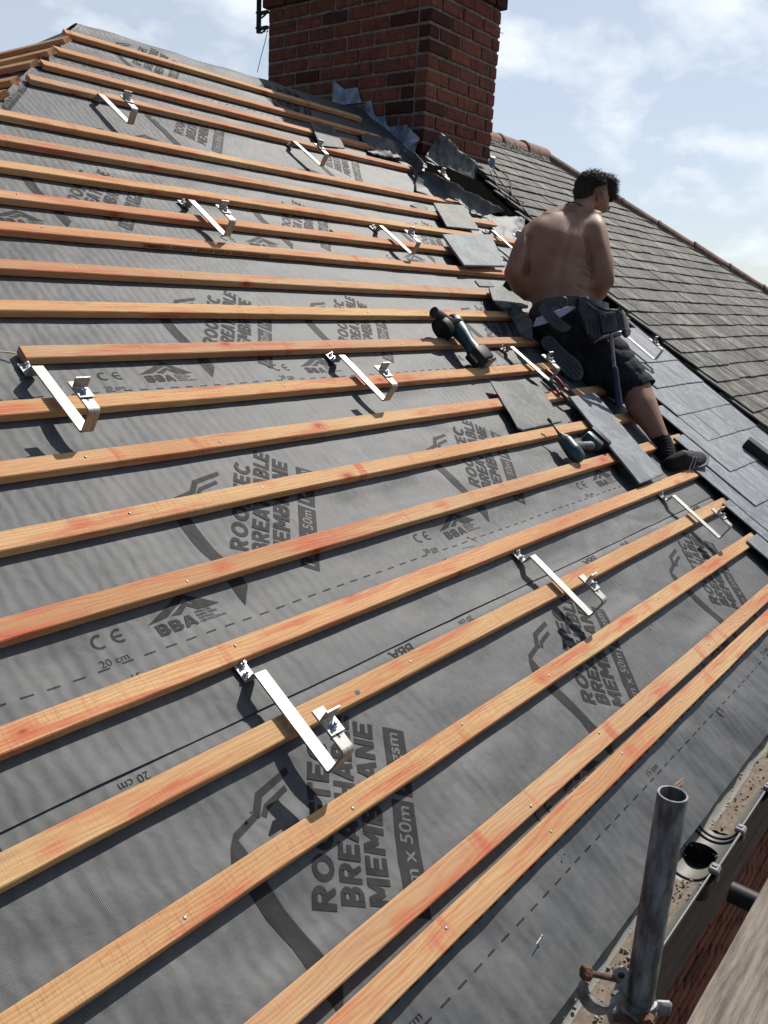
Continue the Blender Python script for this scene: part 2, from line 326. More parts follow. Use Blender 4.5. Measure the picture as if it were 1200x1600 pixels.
M_grit = mat('grit', (0.19, 0.15, 0.11), 0.95, col2=(0.12, 0.095, 0.072), vscale=40, bump=0.2, bscale=120)
M_timberdark = mat('dark_weathered_timber', (0.105, 0.068, 0.05), 0.88, col2=(0.035, 0.024, 0.018), vscale=3.0, stretch=(1, 8, 12), bump=0.6, bscale=30)
M_board = mat('grey_scaffold_board', (0.24, 0.205, 0.165), 0.9, col2=(0.095, 0.08, 0.065), vscale=7, stretch=(1, 14, 14), bump=1.0, bscale=26)
M_galv = mat('galvanised_tube', (0.20, 0.205, 0.20), 0.6, 0.2, col2=(0.055, 0.05, 0.047), vscale=38, stretch=(1, 1, 0.3), bump=0.6, bscale=90, contrast=(0.40, 0.62))
M_galvlight = mat('galvanised_fitting', (0.30, 0.30, 0.29), 0.6, 0.3, col2=(0.09, 0.085, 0.08), vscale=30, bump=0.6, bscale=70, contrast=(0.38, 0.62))
M_rust = mat('rust', (0.13, 0.058, 0.03), 0.88, col2=(0.06, 0.032, 0.022), vscale=50, bump=0.6, bscale=150)
M_ground = mat('yard_ground', (0.15, 0.14, 0.13), 0.95, col2=(0.08, 0.075, 0.065), vscale=0.4)
M_skirt = mat('roof_underside', (0.05, 0.04, 0.035), 0.9)
def tint_faces(o, groups):                     # groups: list of (face index range, colour)
    me = o.data; at = me.color_attributes.new('tint', 'FLOAT_COLOR', 'CORNER')
    vals = [1.0] * (len(me.loops) * 4)
    for (f0, f1), c in groups:
        for fi in range(f0, f1):
            for li in me.polygons[fi].loop_indices:
                vals[li * 4:li * 4 + 3] = c
    at.data.foreach_set('color', vals)
def white_tint(o): tint_faces(o, [])
# ---------------------------------------------------------------- ground
g = MB(); g.grid(lambda s, t: Vector((-1500 + 3000 * s, -1500 + 3000 * t, -5.6)), 20, 20)
tag(g.build('ground', M_ground), kind='structure')
# ---------------------------------------------------------------- house
RA0, RA1, RY, HX0 = 2.80, 7.79, 3.686, -1.04       # ridge from x=2.80 to 7.79 at y=3.686; hips run out at 45 degrees
RU = RY / CP; RZ = RY * TP
EY = -0.16; HX1 = RA1 + (RA0 - HX0)
def hip_a(u): return RA0 - (RU - u) * CP
def hip_b(u): return RA1 + (RU - u) * CP
house = empty('house', (HX0 + 6, 3.6, -5.6), 'hipped red brick house, roof stripped to grey membrane with old slates left at right', 'house')
wl = MB()
YB = 2 * RY + 0.16
wl.box(((HX0 + HX1) / 2, (0.06 + YB) / 2, -2.88), (HX1 - HX0 + 0.1, YB - 0.2, 5.4))
world_part(wl, 'wall_core', M_mortar, house)
def brick_wall(mb, groups, org, dx, dn, x0, x1, z0, z1, L=0.225, h=0.075, dark=0.0, dep=0.1, seed=1, q=None):
    rnd = random.Random(seed); row = 0; z = z0
    rot = Matrix((dx, dn, Vector((0, 0, 1)))).transposed()
    while z < z1 - h * 0.5:
        x = x0; k = 0
        off = (L / 2 if row % 2 else 0)
        xs = [x0] + [x0 + off + i * L for i in range(0 if off else 1, int((x1 - x0) / L) + 2) if x0 + off + i * L < x1 - 0.05] + [x1]
        for a, b_ in zip(xs, xs[1:]):
            if b_ - a < 0.03: continue
            f0 = len(mb.bm.faces); j = rnd.uniform(-0.003, 0.004)
            c = org + dx * ((a + b_) / 2) + dn * (-dep / 2 + 0.004 + j) + Vector((0, 0, z + h / 2))
            mb.box(c, (b_ - a - L * 0.068, dep, h * 0.80), rot, bevel=0.005, jit=0.0022)
            t = rnd.uniform(0.72, 1.08)
            if rnd.random() < 0.08: t *= 0.5
            if q and (a < x0 + 0.01 and q[0] or b_ > x1 - 0.01 and q[1]) and rnd.random() < 0.4: t *= 0.42
            cc = (t, t * rnd.uniform(0.88, 1.04), t * rnd.uniform(0.88, 1.08))
            groups.append(((f0, len(mb.bm.faces)), cc))
        z += h; row += 1
bw = MB(); gs = []
brick_wall(bw, gs, Vector((0, -0.055, 0)), Vector((1, 0, 0)), Vector((0, -1, 0)), 0.9, 4.6, -1.95, -0.6, seed=5)
for v in bw.bm.verts: v.co -= house.location
o = bw.build('brickwork', M_brick, house); tint_faces(o, gs)
# timber wall plate / fascia below the gutter
fb = MB(); fb.box(((HX0 + HX1) / 2, -0.12, -0.60), (HX1 - HX0 + 0.3, 0.09, 0.66), bevel=0.004)
world_part(fb, 'fascia_board', M_timberdark, house)
# back and hip slopes under their coverings
sk = MB()
def quadm(mb, pts): mb.bm.faces.new([mb.bm.verts.new(Vector(p)) for p in pts])
zE = EY * TP - 0.10
quadm(sk, [(HX0 - 0.16, EY, zE), (HX1 + 0.16, EY, zE), (RA1, RY, RZ - 0.05), (RA0, RY, RZ - 0.05)])
quadm(sk, [(HX1 + 0.16, EY, zE), (HX1 + 0.16, 2 * RY + 0.16, zE), (RA1, RY, RZ - 0.05)])
quadm(sk, [(HX0 - 0.16, 2 * RY + 0.16, zE), (HX0 - 0.16, EY, zE), (RA0, RY, RZ - 0.05)])
quadm(sk, [(HX1 + 0.16, 2 * RY + 0.16, zE), (HX0 - 0.16, 2 * RY + 0.16, zE), (RA0, RY, RZ - 0.05), (RA1, RY, RZ - 0.05)])
world_part(sk, 'roof_deck', M_skirt, house)
# ---- membrane
SHEETS = [-0.287, 0.495, 1.28, 2.065, 2.85, 3.635]
BT = [-0.022, 0.05, 0.256, 0.458, 0.655, 0.86, 1.063, 1.262, 1.455, 1.657, 1.86, 2.054, 2.265, 2.455, 2.66, 2.862, 3.062, 3.46, 3.66, 3.874, 4.14]
def mem_h(a, u):
    # distance from the nearest batten band -> 0 under battens
    lo = max([t for t in BT if t <= u], default=-0.30); hi = min([t - 0.05 for t in BT if t > u], default=RU)
    if u <= lo or u >= hi or hi <= lo: w = 0.0
    else:
        w = min(1.0, min(u - lo, hi - u) / 0.06); w = w * w * (3 - 2 * w)
    if lo < -0.05: w = min(1.0, (hi - u) / 0.05 if u < hi else 0.0)
    raf = abs(math.sin(math.pi * (a - 0.69) / 0.4)); w *= 0.8
    n = nz1(a * 2.3, u * 3.1, 1.3) * 0.0090 + nz1(a * 6.5 + u * 2, u * 4.0, 4.1) * 0.0055 + nz1(a * 15 + u * 9, u * 8, 7.7) * 0.0022 - 0.004 * max(0, 1 - 9 * abs(nz1(a * 1.7 + u * 1.1, u * 1.9 - a, 3.3))) * (1 if nz1(a * .7, u * .9, 8.8) > 0 else 0)
    h = (n - 0.0035 * raf) * w - 0.0025 - 0.0010 * nz1(a * 9, u * 9, 2.2)
    if u < -0.06:
        k = (-0.06 - u)
        h += -k * k * 0.30 + (nz1(a * 7.5 + u * 3.5, u * 2.0, 9.0) * 0.013 + nz1(a * 19 + u * 6, u * 4, 3.0) * 0.0050) * min(1, k / 0.09)
    if u > RU - 0.16: h += 0.012 * nz1(a * 5, u * 9, 6.6)
    return h
EYE = Vector((0, 0, 0))
def make_sheet(k):
    u0 = SHEETS[k]; u1 = (SHEETS[k + 1] + 0.10) if k < 5 else RU
    near = u0 < 1.2
    res = 0.014 if near else 0.02
    mb = MB(); V = {}
    nu = int((u1 - u0) / res); a1 = 5.5 if u0 < 3 else 5.6
    grid = []
    for j in range(nu + 1):
        u = u0 + (u1 - u0) * j / nu; aL = hip_a(u) - 0.02
        aL = max(aL, {0: 0.2, 1: 0.2}.get(k, -2)) if aL < 0.2 else aL
        na = int((5.5 - 0.2) / res)
        row = []
        for i in range(na + 1):
            a = aL + (a1 - aL) * i / na
            e = max(0.0, 1 - (u - u0) / 0.10) * 0.0012 + (0.0016 * nz1(a * 6, 5.0, u0) if u - u0 < 0.02 else 0)
            if k < 5 and u > SHEETS[k + 1] - 0.005: e -= 0.004
            uu = u + (0.003 * nz1(a * 2.0, 1.0, k) if j == 0 else 0)
            row.append(mb.bm.verts.new(Vector((a, uu, mem_h(a, u) + e))))
        grid.append(row)
    for A, B in zip(grid, grid[1:]):
        for i in range(len(A) - 1): mb.bm.faces.new((A[i], A[i + 1], B[i + 1], B[i]))
    if k == 5:      # fold over the ridge and down the back
        top = grid[-1]; prev = top
        for s_, (du, dn) in enumerate([(0.02, -0.004), (0.05, -0.03), (0.12, -0.10), (0.3, -0.36)]):
            row = [mb.bm.verts.new(Vector((v.co.x, RU + du * 1.0, v.co.z + dn - 0.002))) for v in top]
            for i in range(len(row) - 1): mb.bm.faces.new((prev[i], prev[i + 1], row[i + 1], row[i]))
            prev = row
    o = mb.build('membrane_sheet', M_mem, house, smooth=True, loc=-house.location, rot=ROOF)
    return o
def text_geo(body, bold=0.0, shear=0.0):
    cu = bpy.data.curves.new('txt', 'FONT'); cu.body = body; cu.size = 1.0; cu.offset = bold; cu.resolution_u = 3; cu.shear = shear
    ob = bpy.data.objects.new('txt', cu); COL.objects.link(ob)
    bpy.context.view_layer.update(); dg = bpy.context.evaluated_depsgraph_get()
    me = bpy.data.meshes.new_from_object(ob.evaluated_get(dg))
    vs = [(v.co.x, v.co.y) for v in me.vertices]; fs = [tuple(p.vertices) for p in me.polygons]
    bpy.data.objects.remove(ob); bpy.data.curves.remove(cu); bpy.data.meshes.remove(me)
    x0 = min(v[0] for v in vs); x1 = max(v[0] for v in vs); y0 = min(v[1] for v in vs); y1 = max(v[1] for v in vs)
    return vs, fs, (x0, x1, y0, y1)
def put_text(mb, body, org, ang, length, height, bold=0.0, lift=0.0, hook=None, shear=0.0):
    vs, fs, (x0, x1, y0, y1) = text_geo(body, bold, shear)
    c, s = math.cos(ang), math.sin(ang); out = []
    for x, y in vs:
        X = (x - x0) / (x1 - x0) * length; Y = (y - y0) / (y1 - y0) * height
        out.append(mb.bm.verts.new(Vector((org[0] + X * c - Y * s, org[1] + X * s + Y * c, lift))))
    for f in fs:
        try: mb.bm.faces.new([out[i] for i in f])
        except ValueError: pass
def _arc(cx, cy, rx, ry, a0, a1, n=9): return [(cx + rx * math.cos(math.radians(a0 + (a1 - a0) * i / n)), cy + ry * math.sin(math.radians(a0 + (a1 - a0) * i / n))) for i in range(n + 1)]
GLY = {'R': (.74, [[(.12, 0), (.12, 1)], [(.2, .885), (.42, .885)] + _arc(.42, .68, .19, .205, 80, -80, 6) + [(.42, .475), (.2, .475)], [(.36, .45), (.62, 0)]]),
 'O': (.86, [_arc(.43, .5, .31, .385, 90, 450, 16)]), 'F': (.62, [[(.12, 0), (.12, 1)], [(.2, .885), (.62, .885)], [(.2, .5), (.56, .5)]]), 'T': (.64, [[(0, .885), (.64, .885)], [(.32, 0), (.32, .80)]]),
 'E': (.64, [[(.12, 0), (.12, 1)], [(.2, .885), (.63, .885)], [(.2, .5), (.58, .5)], [(.2, .115), (.64, .115)]]), 'C': (.76, [_arc(.43, .5, .31, .385, 45, 315, 13)]),
 'B': (.72, [[(.12, 0), (.12, 1)], [(.2, .885), (.40, .885)] + _arc(.40, .705, .17, .18, 80, -80, 6) + [(.40, .52), (.2, .52)], [(.26, .49), (.42, .49)] + _arc(.42, .305, .19, .19, 80, -80, 6) + [(.42, .115), (.2, .115)]]),
 'A': (.80, [[(.10, 0), (.36, 1)], [(.70, 0), (.44, 1)], [(.25, .27), (.55, .27)]]), 'H': (.76, [[(.12, 0), (.12, 1)], [(.64, 0), (.64, 1)], [(.2, .5), (.56, .5)]]), 'L': (.58, [[(.12, 0), (.12, 1)], [(.2, .115), (.58, .115)]]),
 'M': (.94, [[(.12, 0), (.12, 1)], [(.82, 0), (.82, 1)], [(.19, .96), (.47, .30)], [(.75, .96), (.47, .30)]]), 'N': (.78, [[(.12, 0), (.12, 1)], [(.66, 0), (.66, 1)], [(.18, .95), (.60, .05)]])}
def put_heavy(mb, body, org, ang, length, height, wt=.115):
    W = sum(GLY[c][0] for c in body) + .09 * (len(body) - 1); x = 0; c_, s_ = math.cos(ang), math.sin(ang); q = 0
    for ch in body:
        w, strokes = GLY[ch]
        for st in strokes:
            q += 1; n = len(st); rows = []
            for i, p in enumerate(st):
                a = st[max(i - 1, 0)]; b = st[min(i + 1, n - 1)]
                if n > 12 and ch == 'O' and i in (0, n - 1): a, b = st[-2], st[1]
                dx, dy = b[0] - a[0], b[1] - a[1]; L = math.hypot(dx, dy) or 1; nx, ny = -dy / L * wt, dx / L * wt; r = []
                for sg in (1, -1):
                    X = (x + p[0] + nx * sg) / W * length; Y = min(max(p[1] + ny * sg, 0), 1) * height
                    r.append(mb.bm.verts.new(Vector((org[0] + X * c_ - Y * s_, org[1] + X * s_ + Y * c_, 0.00022 * (q % 4)))))
                rows.append(r)
            for A, B in zip(rows, rows[1:]): mb.bm.faces.new((A[0], A[1], B[1], B[0]))
        x += w + .09
def put_poly(mb, pts):
    mb.bm.faces.new([mb.bm.verts.new(Vector((x, y, 0))) for x, y in pts])
def put_box(mb, org, ang, L, H, hole_text=None):
    c, s = math.cos(ang), math.sin(ang)
    put_poly(mb, [(org[0] + X * c - Y * s, org[1] + X * s + Y * c) for X, Y in ((0, 0), (L, 0), (L, H), (0, H))])
A52 = math.radians(52.2)
def tpos(R, al, pr):      # offset in the printed text's own frame (along, away from the first row)
    c, s = math.cos(A52), math.sin(A52)
    return (R[0] + al * c + pr * s, R[1] + al * s - pr * c)
def print_group(mb, mbw, R):
    put_heavy(mb, 'ROOFTEC', tpos(R, 0, 0), A52, 0.345, 0.0475)
    put_heavy(mb, 'BREATHABLE', tpos(R, 0.012, 0.056), A52, 0.412, 0.0475)
    put_heavy(mb, 'MEMBRANE', tpos(R, 0.016, 0.113), A52, 0.400, 0.0475)
    put_box(mb, tpos(R, 0.005, 0.192), A52, 0.238, 0.053); put_box(mb, tpos(R, 0.255, 0.192), A52, 0.162, 0.053)
    put_text(mbw, '1.0m x 50m', tpos(R, 0.016, 0.179), A52, 0.215, 0.030, 0.010)
    put_text(mbw, '145gsm', tpos(R, 0.266, 0.183), A52, 0.140, 0.038, 0.010)
    rel = [[(-.105, .195), (-.085, .212), (-.084, .198), (-.086, .114), (-.082, .06), (-.076, -.006), (-.071, -.09), (-.11, -.135), (-.117, -.067), (-.112, .0), (-.122, .06), (-.127, .125), (-.122, .172)],
           [(-.086, .213), (-.084, .199), (-.024, .214), (-.029, .226)], [(-.029, .226), (-.021, .212), (.009, .244), (.002, .258)],
           [(.002, .2585), (.0085, .2445), (.091, .259), (.094, .273)], [(-.016, .2155), (-.009, .206), (.007, .219), (.067, .232), (.068, .244), (.004, .231)]]
    for pl in rel: put_poly(mb, [(R[0] + x, R[1] + y) for x, y in pl])
    B = (R[0] - 0.36, R[1] - 0.108)
    put_poly(mb, [(B[0], B[1]), (B[0] + .108, B[1] + .05), (B[0] + .112, B[1] + .035), (B[0] + .05, B[1] + .004)])
    put_poly(mb, [(B[0] + .108, B[1] + .05), (B[0] + .19, B[1]), (B[0] + .145, B[1] - .002), (B[0] + .112, B[1] + .035)])
    put_poly(mb, [(B[0] + .062, B[1] + .004), (B[0] + .108, B[1] + .028), (B[0] + .15, B[1] + .0), (B[0] + .13, B[1] - .001), (B[0] + .108, B[1] + .016), (B[0] + .085, B[1])])
    put_heavy(mb, 'BBA', (B[0] + .012, B[1] - .036), 0, 0.098, 0.030)
    for q, w in enumerate(('APPROVAL', 'INSPECTION', 'TESTING', 'CERTIFICATION')):
        put_text(mb, w, (B[0] + .116, B[1] - .009 - q * .0085), 0, (.045, .055, .04, .07)[q], 0.0062, 0.01)
    C = (R[0] - 0.492, R[1] - 0.126)
    for dx in (0, 0.045):
        arc = [(0.017 * math.cos(math.radians(t)), 0.017 * math.sin(math.radians(t))) for t in range(60, 301, 20)]
        arc2 = [(0.0115 * math.cos(math.radians(t)), 0.0115 * math.sin(math.radians(t))) for t in range(300, 59, -20)]
        put_poly(mb, [(C[0] + dx + .017 + x, C[1] + .017 + y) for x, y in arc + arc2])
    put_poly(mb, [(C[0] + .049, C[1] + .0145), (C[0] + .069, C[1] + .0145), (C[0] + .069, C[1] + .0195), (C[0] + .049, C[1] + .0195)])
PR = {0: [-0.10, .953, 2.007, 3.061, 4.1], 1: [.28, 1.334, 2.388, 3.442, 4.496], 2: [.73, 1.79, 2.44, 3.494, 4.548], 3: [0.67, 1.725, 2.779, 3.833], 4: [1.646, 2.70, 3.754], 5: [2.95, 4.0]}
def conform(mb, k, lift):
    for _ in range(6):
        bmesh.ops.triangulate(mb.bm, faces=mb.bm.faces[:])
        es = [e for e in mb.bm.edges if e.calc_length() > 0.030]
        if not es: break
        bmesh.ops.subdivide_edges(mb.bm, edges=es, cuts=1)
    u0 = SHEETS[k]
    for v in mb.bm.verts:
        e = max(0.0, 1 - (v.co.y - u0) / 0.10) * 0.0012
        v.co.z = mem_h(v.co.x, v.co.y) + e + lift + v.co.z
def clip_uv(mb, k):
    u0 = SHEETS[k] + 0.004; u1 = (SHEETS[k + 1] - 0.004) if k < 5 else RU - 0.01
    bad = [f for f in mb.bm.faces if any(v.co.y < u0 or v.co.y > u1 or v.co.x < hip_a(v.co.y) + 0.01 or v.co.x > 5.4 for v in f.verts)]
    bmesh.ops.delete(mb.bm, geom=bad, context='FACES')
for k in range(6):
    sh = make_sheet(k)
    mb = MB(); mw_ = MB(); u0 = SHEETS[k]
    for a in PR[k]: print_group(mb, mw_, (a, u0 + 0.381))
    for row, ph in ((0.208, 0.0), (0.152, -0.02)):
        a = 0.30 + ph
        while a < 5.3:
            put_poly(mb, [(a, u0 + row), (a + 0.0265, u0 + row), (a + 0.0265, u0 + row + 0.0035), (a, u0 + row + 0.0035)]); a += 0.0522
    for a in PR[k]:
        put_text(mb, '20 cm', (a - 0.50, u0 + 0.214), 0, 0.062, 0.017)
        put_text(mb, '15 cm', (a + 0.556 - 0.6 + 0.0, u0 + 0.163), 0, 0.062, 0.015) if k == 0 else None
        put_text(mb, '15 cm', (a - 0.46, u0 + 0.163), 0, 0.062, 0.015) if k else None
        if k < 5:
            put_text(mb, '20 cm', (a - 0.16, SHEETS[k + 1] - 0.012), math.pi, 0.062, 0.017)
            put_text(mb, 'BBA', (a + 0.62, SHEETS[k + 1] - 0.008), math.pi, 0.090, 0.028, 0.018)
    conform(mb, k, 0.0008); clip_uv(mb, k); conform(mw_, k, 0.0014); clip_uv(mw_, k)
    full = bmesh.new(); full.from_mesh(sh.data); nf0 = len(full.faces)
    for q_, mi in ((mb, 1), (mw_, 0)):
        bmesh.ops.recalc_face_normals(q_.bm, faces=q_.bm.faces[:])
        for f in q_.bm.faces: f.smooth = True; f.material_index = mi
        tm_ = bpy.data.meshes.new('t'); q_.bm.to_mesh(tm_); q_.bm.free(); full.from_mesh(tm_); bpy.data.meshes.remove(tm_)
    sh.data.materials.append(M_ink); full.to_mesh(sh.data); full.free()
# left hip slope: membrane
HR = Matrix((Vector((0, -1, 0)), Vector((CP, 0, SP)), Vector((-SP, 0, CP)))).transposed().to_4x4()     # local x = -Y, y = up the hip slope, z = normal
hm = MB()
HO = Vector((RA0, RY, RZ))
def hipfn(s, t):
    up = -4.6 * (1 - t); half = -up * CP
    return Vector((half * (2 * s - 1), up, -0.004 + 0.005 * nz1(s * 14, t * 20, 3)))
hm.grid(hipfn, 60, 70)
hm.build('membrane_sheet', M_mem, house, smooth=True, loc=HO - house.location, rot=HR)
# ---------------------------------------------------------------- battens
def batten_mesh(L, w=0.050, h=0.025, rough_end=True, seed=0):
    rnd = random.Random(seed); mb = MB(); n = max(2, int(L / 0.22)); rows = []
    for i in range(n + 1):
        x = L * i / n; dy = 0.0045 * nz1(x * 0.7, seed * 3.1, 0.5) + 0.0006 * rnd.uniform(-1, 1); dz = 0.0016 * (nz1(x * 0.8, seed * 1.7, 9.5)) + 0.0004 * rnd.uniform(-1, 1)
        sk = (rnd.uniform(-0.006, 0.006) if i in (0, n) else 0)
        b_ = 0.0022; ring = []
        for (y, z, s1) in ((-w + b_, 0, 0), (-b_, 0, 0), (0, b_, 1), (0, h - b_, 1), (-b_, h, 1), (-w + b_, h, -1), (-w, h - b_, -1), (-w, b_, -1)):
            ring.append(mb.bm.verts.new(Vector((x + sk * s1 + (rnd.uniform(-.0012, .0012) if i in (0, n) else 0), y + dy + rnd.uniform(-.0003, .0003), z + max(dz, -0.001) + 0.001))))
        rows.append(ring)
    for A, B in zip(rows, rows[1:]):
        for k in range(8): mb.bm.faces.new((A[k], A[(k + 1) % 8], B[(k + 1) % 8], B[k]))
    mb.bm.faces.new(rows[0]); mb.bm.faces.new(rows[-1][::-1])
    return mb
def nail_head(mb, x, y, z, r=0.0035, tilt=None):
    mb.lathe([(r, 0), (r, 0.0012), (r * 0.6, 0.002), (0.0003, 0.0021)], (x, y, z), seg=10)
LAB = {
 0: 'lowest timber batten along the eaves, below its close neighbour', 1: 'second timber batten up from the eaves, close above the lowest one',
 2: 'timber batten third from the eaves, with brown knots near the bottom left corner', 3: 'timber batten with an open dark knot hole under the nearest steel hook arm',
 4: 'timber batten just above the nearest steel hook, ending under the worn black shoe', 5: 'timber batten with bright red stain at its left end, above the CE mark',
 6: 'timber batten passing under the small driver drill', 7: 'timber batten overlapped by the grey green loose slate slab near the tin snips',
 8: 'reddish timber batten under the arm of the left edge hook', 9: 'timber batten whose cut left end shows just inside the left edge of the photo',
 10: 'timber batten behind the grinder, the next one up from the cut left end', 11: 'timber batten two up from the one with the cut left end',
 12: 'timber batten with black stamped lettering on its edge', 13: 'timber batten with a small pink offcut behind it and a square slate on its end',
 14: 'timber batten directly above the one with the offcut on it', 15: 'timber batten partly hidden by the dark loose slate right of centre',
 16: 'pinkish timber batten below the wide gap under the top four battens', 17: 'timber batten fourth from the ridge, carrying the upper left hook',
 18: 'timber batten third from the ridge with a split left end', 19: 'timber batten second from the ridge', 20: 'timber batten nearest the ridge'}
SPAN = {0: (0.25, 3.78), 1: (0.25, 3.78), 2: (0.2, 4.3), 3: (0.1, 4.6), 4: (0.05, 4.9), 5: (0.1, 5.1), 6: (0.15, 5.1), 7: (0.25, 5.1), 8: (0.4, 5.1), 9: (1.118, 5.1), 10: (0.75, 5.0), 11: (0.9, 4.1),
        12: (1.05, 4.33), 13: (1.22, 4.43), 14: (1.38, 4.958), 15: (1.52, 4.978), 16: (1.70, 4.782), 17: (2.03, 4.727), 18: (2.19, 4.755), 19: (2.368, 4.763), 20: (2.557, 4.808)}
for i, ut in enumerate(BT):
    a0, a1 = SPAN[i]
    rt = empty('roof_batten', R3(a0, ut, 0), LAB[i], 'batten', 'timber battens nailed across the roof membrane', roof=True)
    batten_mesh(a1 - a0, seed=i + 3).build('timber', M_wood, rt)
    rnd = random.Random(i)
    x = 0.69 + 0.4 * math.ceil((a0 + 0.02 - 0.69) / 0.4)
    while x < min(a1, 4.0) - 0.02 and i < 16:
        nb = MB(); nail_head(nb, 0, 0, 0, rnd.uniform(.0026, .0034))
        if rnd.random() < .3: nb.bm.free(); x += 0.4; continue
        nb.build('nail', M_nail, rt, smooth=True, loc=(x - a0 + rnd.uniform(-.012, .012), -0.025 + rnd.uniform(-.012, .012), 0.0258)); x += 0.4
    if i == 3:
        kh = MB(); kh.lathe([(0.0085, 0.0), (0.008, 0.0006), (0, 0.0007)], (1.295 - a0, -0.034, 0.0258), seg=14)
        for v in kh.bm.verts: v.co.y = -0.034 + (v.co.y + 0.034) * 0.8; v.co.x += 0.15 * (v.co.y + 0.034)
        kh.build('knot_hole', M_blackplastic, rt)
    if i == 12:
        st = MB(); vs, fs, bb = text_geo('TIMBEREX GRADED BS5534 WPCA 25x50 CATG 2314', 0.012)
        out = [st.bm.verts.new(Vector((1.844 - a0 + (vx - bb[0]) / (bb[1] - bb[0]) * 0.60, -0.0532, 0.008 + (vy - bb[2]) / (bb[3] - bb[2]) * 0.0125))) for vx, vy in vs]
        for f in fs:
            try: st.bm.faces.new([out[q] for q in f])
            except ValueError: pass
        st.build('stamped_lettering', M_black_ink, rt)
# battens of the left hip slope: ends stand at the hip
HL = ['highest of the battens running down the left hip slope', 'second highest batten on the left hip slope', 'third batten down on the left hip slope, greenish cut end', 'fourth batten down on the left hip slope', 'red ended batten on the left hip slope, lowest in view']
for j, (bx, by, bz) in enumerate([(2.439, 3.236, 2.164), (2.279, 3.104, 2.062), (2.149, 3.028, 1.979), (1.949, 2.827, 1.85), (1.80, 2.66, 1.76)]):
    s_up = (bx - RA0) / CP
    rt = empty('hip_batten', HO + HR.to_3x3() @ Vector((RY - by - 0.03, s_up, 0.0)), HL[j], 'batten', 'battens on the left hip slope')
    rt.rotation_euler = (HR @ Matrix.Rotation(math.pi, 4, 'Z')).to_euler()
    batten_mesh(max(0.5, 2 * (RY - by)), seed=40 + j).build('timber', M_wood, rt)
ofc = empty('timber_offcut', R3(3.04, 2.478, 0.0), 'short pinkish timber offcut lying against a batten', 'offcut', roof=True)
batten_mesh(0.15, seed=77).build('timber', M_wood, ofc)
# ---------------------------------------------------------------- roof hooks
def make_hook():
    rt = empty('roof_hook', (0, 0, 0), roof=True)
    h = MB()
    def arc(c, r, a0, a1, n=5): return [(c[0] + r * math.cos(math.radians(a0 + (a1 - a0) * i / n)), c[1] + r * math.sin(math.radians(a0 + (a1 - a0) * i / n))) for i in range(n + 1)]
    p = [(0.055, 0.0055), (0.012, 0.0055)] + arc((0.012, 0.0115), 0.006, 270, 200) + arc((-0.004, 0.037), 0.006, 20, 90) + [(-0.245, 0.043)]
    p += arc((-0.245, 0.051), 0.008, 270, 180) + arc((-0.243, 0.103), 0.010, 180, 90) + [(-0.150, 0.113)]
    h.strip(p, 0.031, 0.0048)
    o = h.build('bracket_strap', M_steel, rt, smooth=True, autos=35)
    sl = MB(); sl.prism([(-.0032, -.222), (.0032, -.222), (.0032, -.205), (-.0032, -.205)], 0.1154, 0.1158); sl.build('slot', M_blackplastic, rt)
    c = MB(); c.strip([(-0.213, 0.1185), (-0.180, 0.1185), (-0.1765, 0.1215), (-0.1765, 0.150)], 0.038, 0.0042)
    c.build('clamp', M_steel, rt)
    for (x, y, z) in ((0.004, 0.044, 0.008), (-0.003, 0.022, 0.008), (0, -0.197, 0.1208)):
        b = MB()
        b.lathe([(0.0098, 0), (0.0098, 0.0016), (0.0, 0.0017)], seg=18)
        b.lathe([(0.0075, 0.0018), (0.0075, 0.0062), (0.0065, 0.0075), (0.0, 0.0076)], seg=6)
        b.lathe([(0.0040, 0.006), (0.0040, 0.0125), (0.003, 0.0137), (0, 0.0138)], seg=12)
        b.build('bolt', M_zinc, rt, loc=(x, y, z))
    return rt
HK = [((1.095, .553), 'steel roof hook nearest the camera, beside the large printed lettering', 0), ((2.24, .553), 'steel roof hook in the lower row, second from the left, above the third printed lettering', 0.02),
      ((3.445, .553), 'steel roof hook in front of the blue grey slates, below the shoe of the man', 0.0), ((1.112, 1.553), 'steel roof hook at the left edge by the cut batten end', 0.0),
      ((2.255, 1.548), 'steel roof hook standing left of the grinder', 0.0), ((3.45, 1.560), 'steel roof hook over the red handled tin snips', 0.03),
      ((2.255, 2.532), 'steel roof hook just above the stamped batten lettering', 0.0), ((3.465, 2.547), 'steel roof hook left of the loose blue grey slate and right of the offcut', 0.0),
      ((2.333, 3.383), 'steel roof hook highest at left, on the fourth batten from the ridge', 0.0), ((3.525, 3.370), 'steel roof hook on the fourth batten below the dark loose slate near the chimney', 0.0),
      ((4.73, 3.41), 'steel roof hook below the front corner of the chimney', -0.06), ((4.73, 2.70), 'steel roof hook half hidden behind the left arm of the man', -0.08),
      ((4.72, 1.60), 'steel roof hook standing on the blue grey slates right of the man', 0.0)]
hk0 = make_hook()
for i, ((a, u), lab, rz) in enumerate(HK):
    o = hk0 if i == 0 else copy_tree(hk0)
    o.location = R3(a, u, 0.040 if i == 12 else 0.0); o.rotation_euler = (ROOF @ Matrix.Rotation(rz, 4, 'Z')).to_euler()
    tag(o, lab, 'roof hook', 'stainless steel roof hooks')
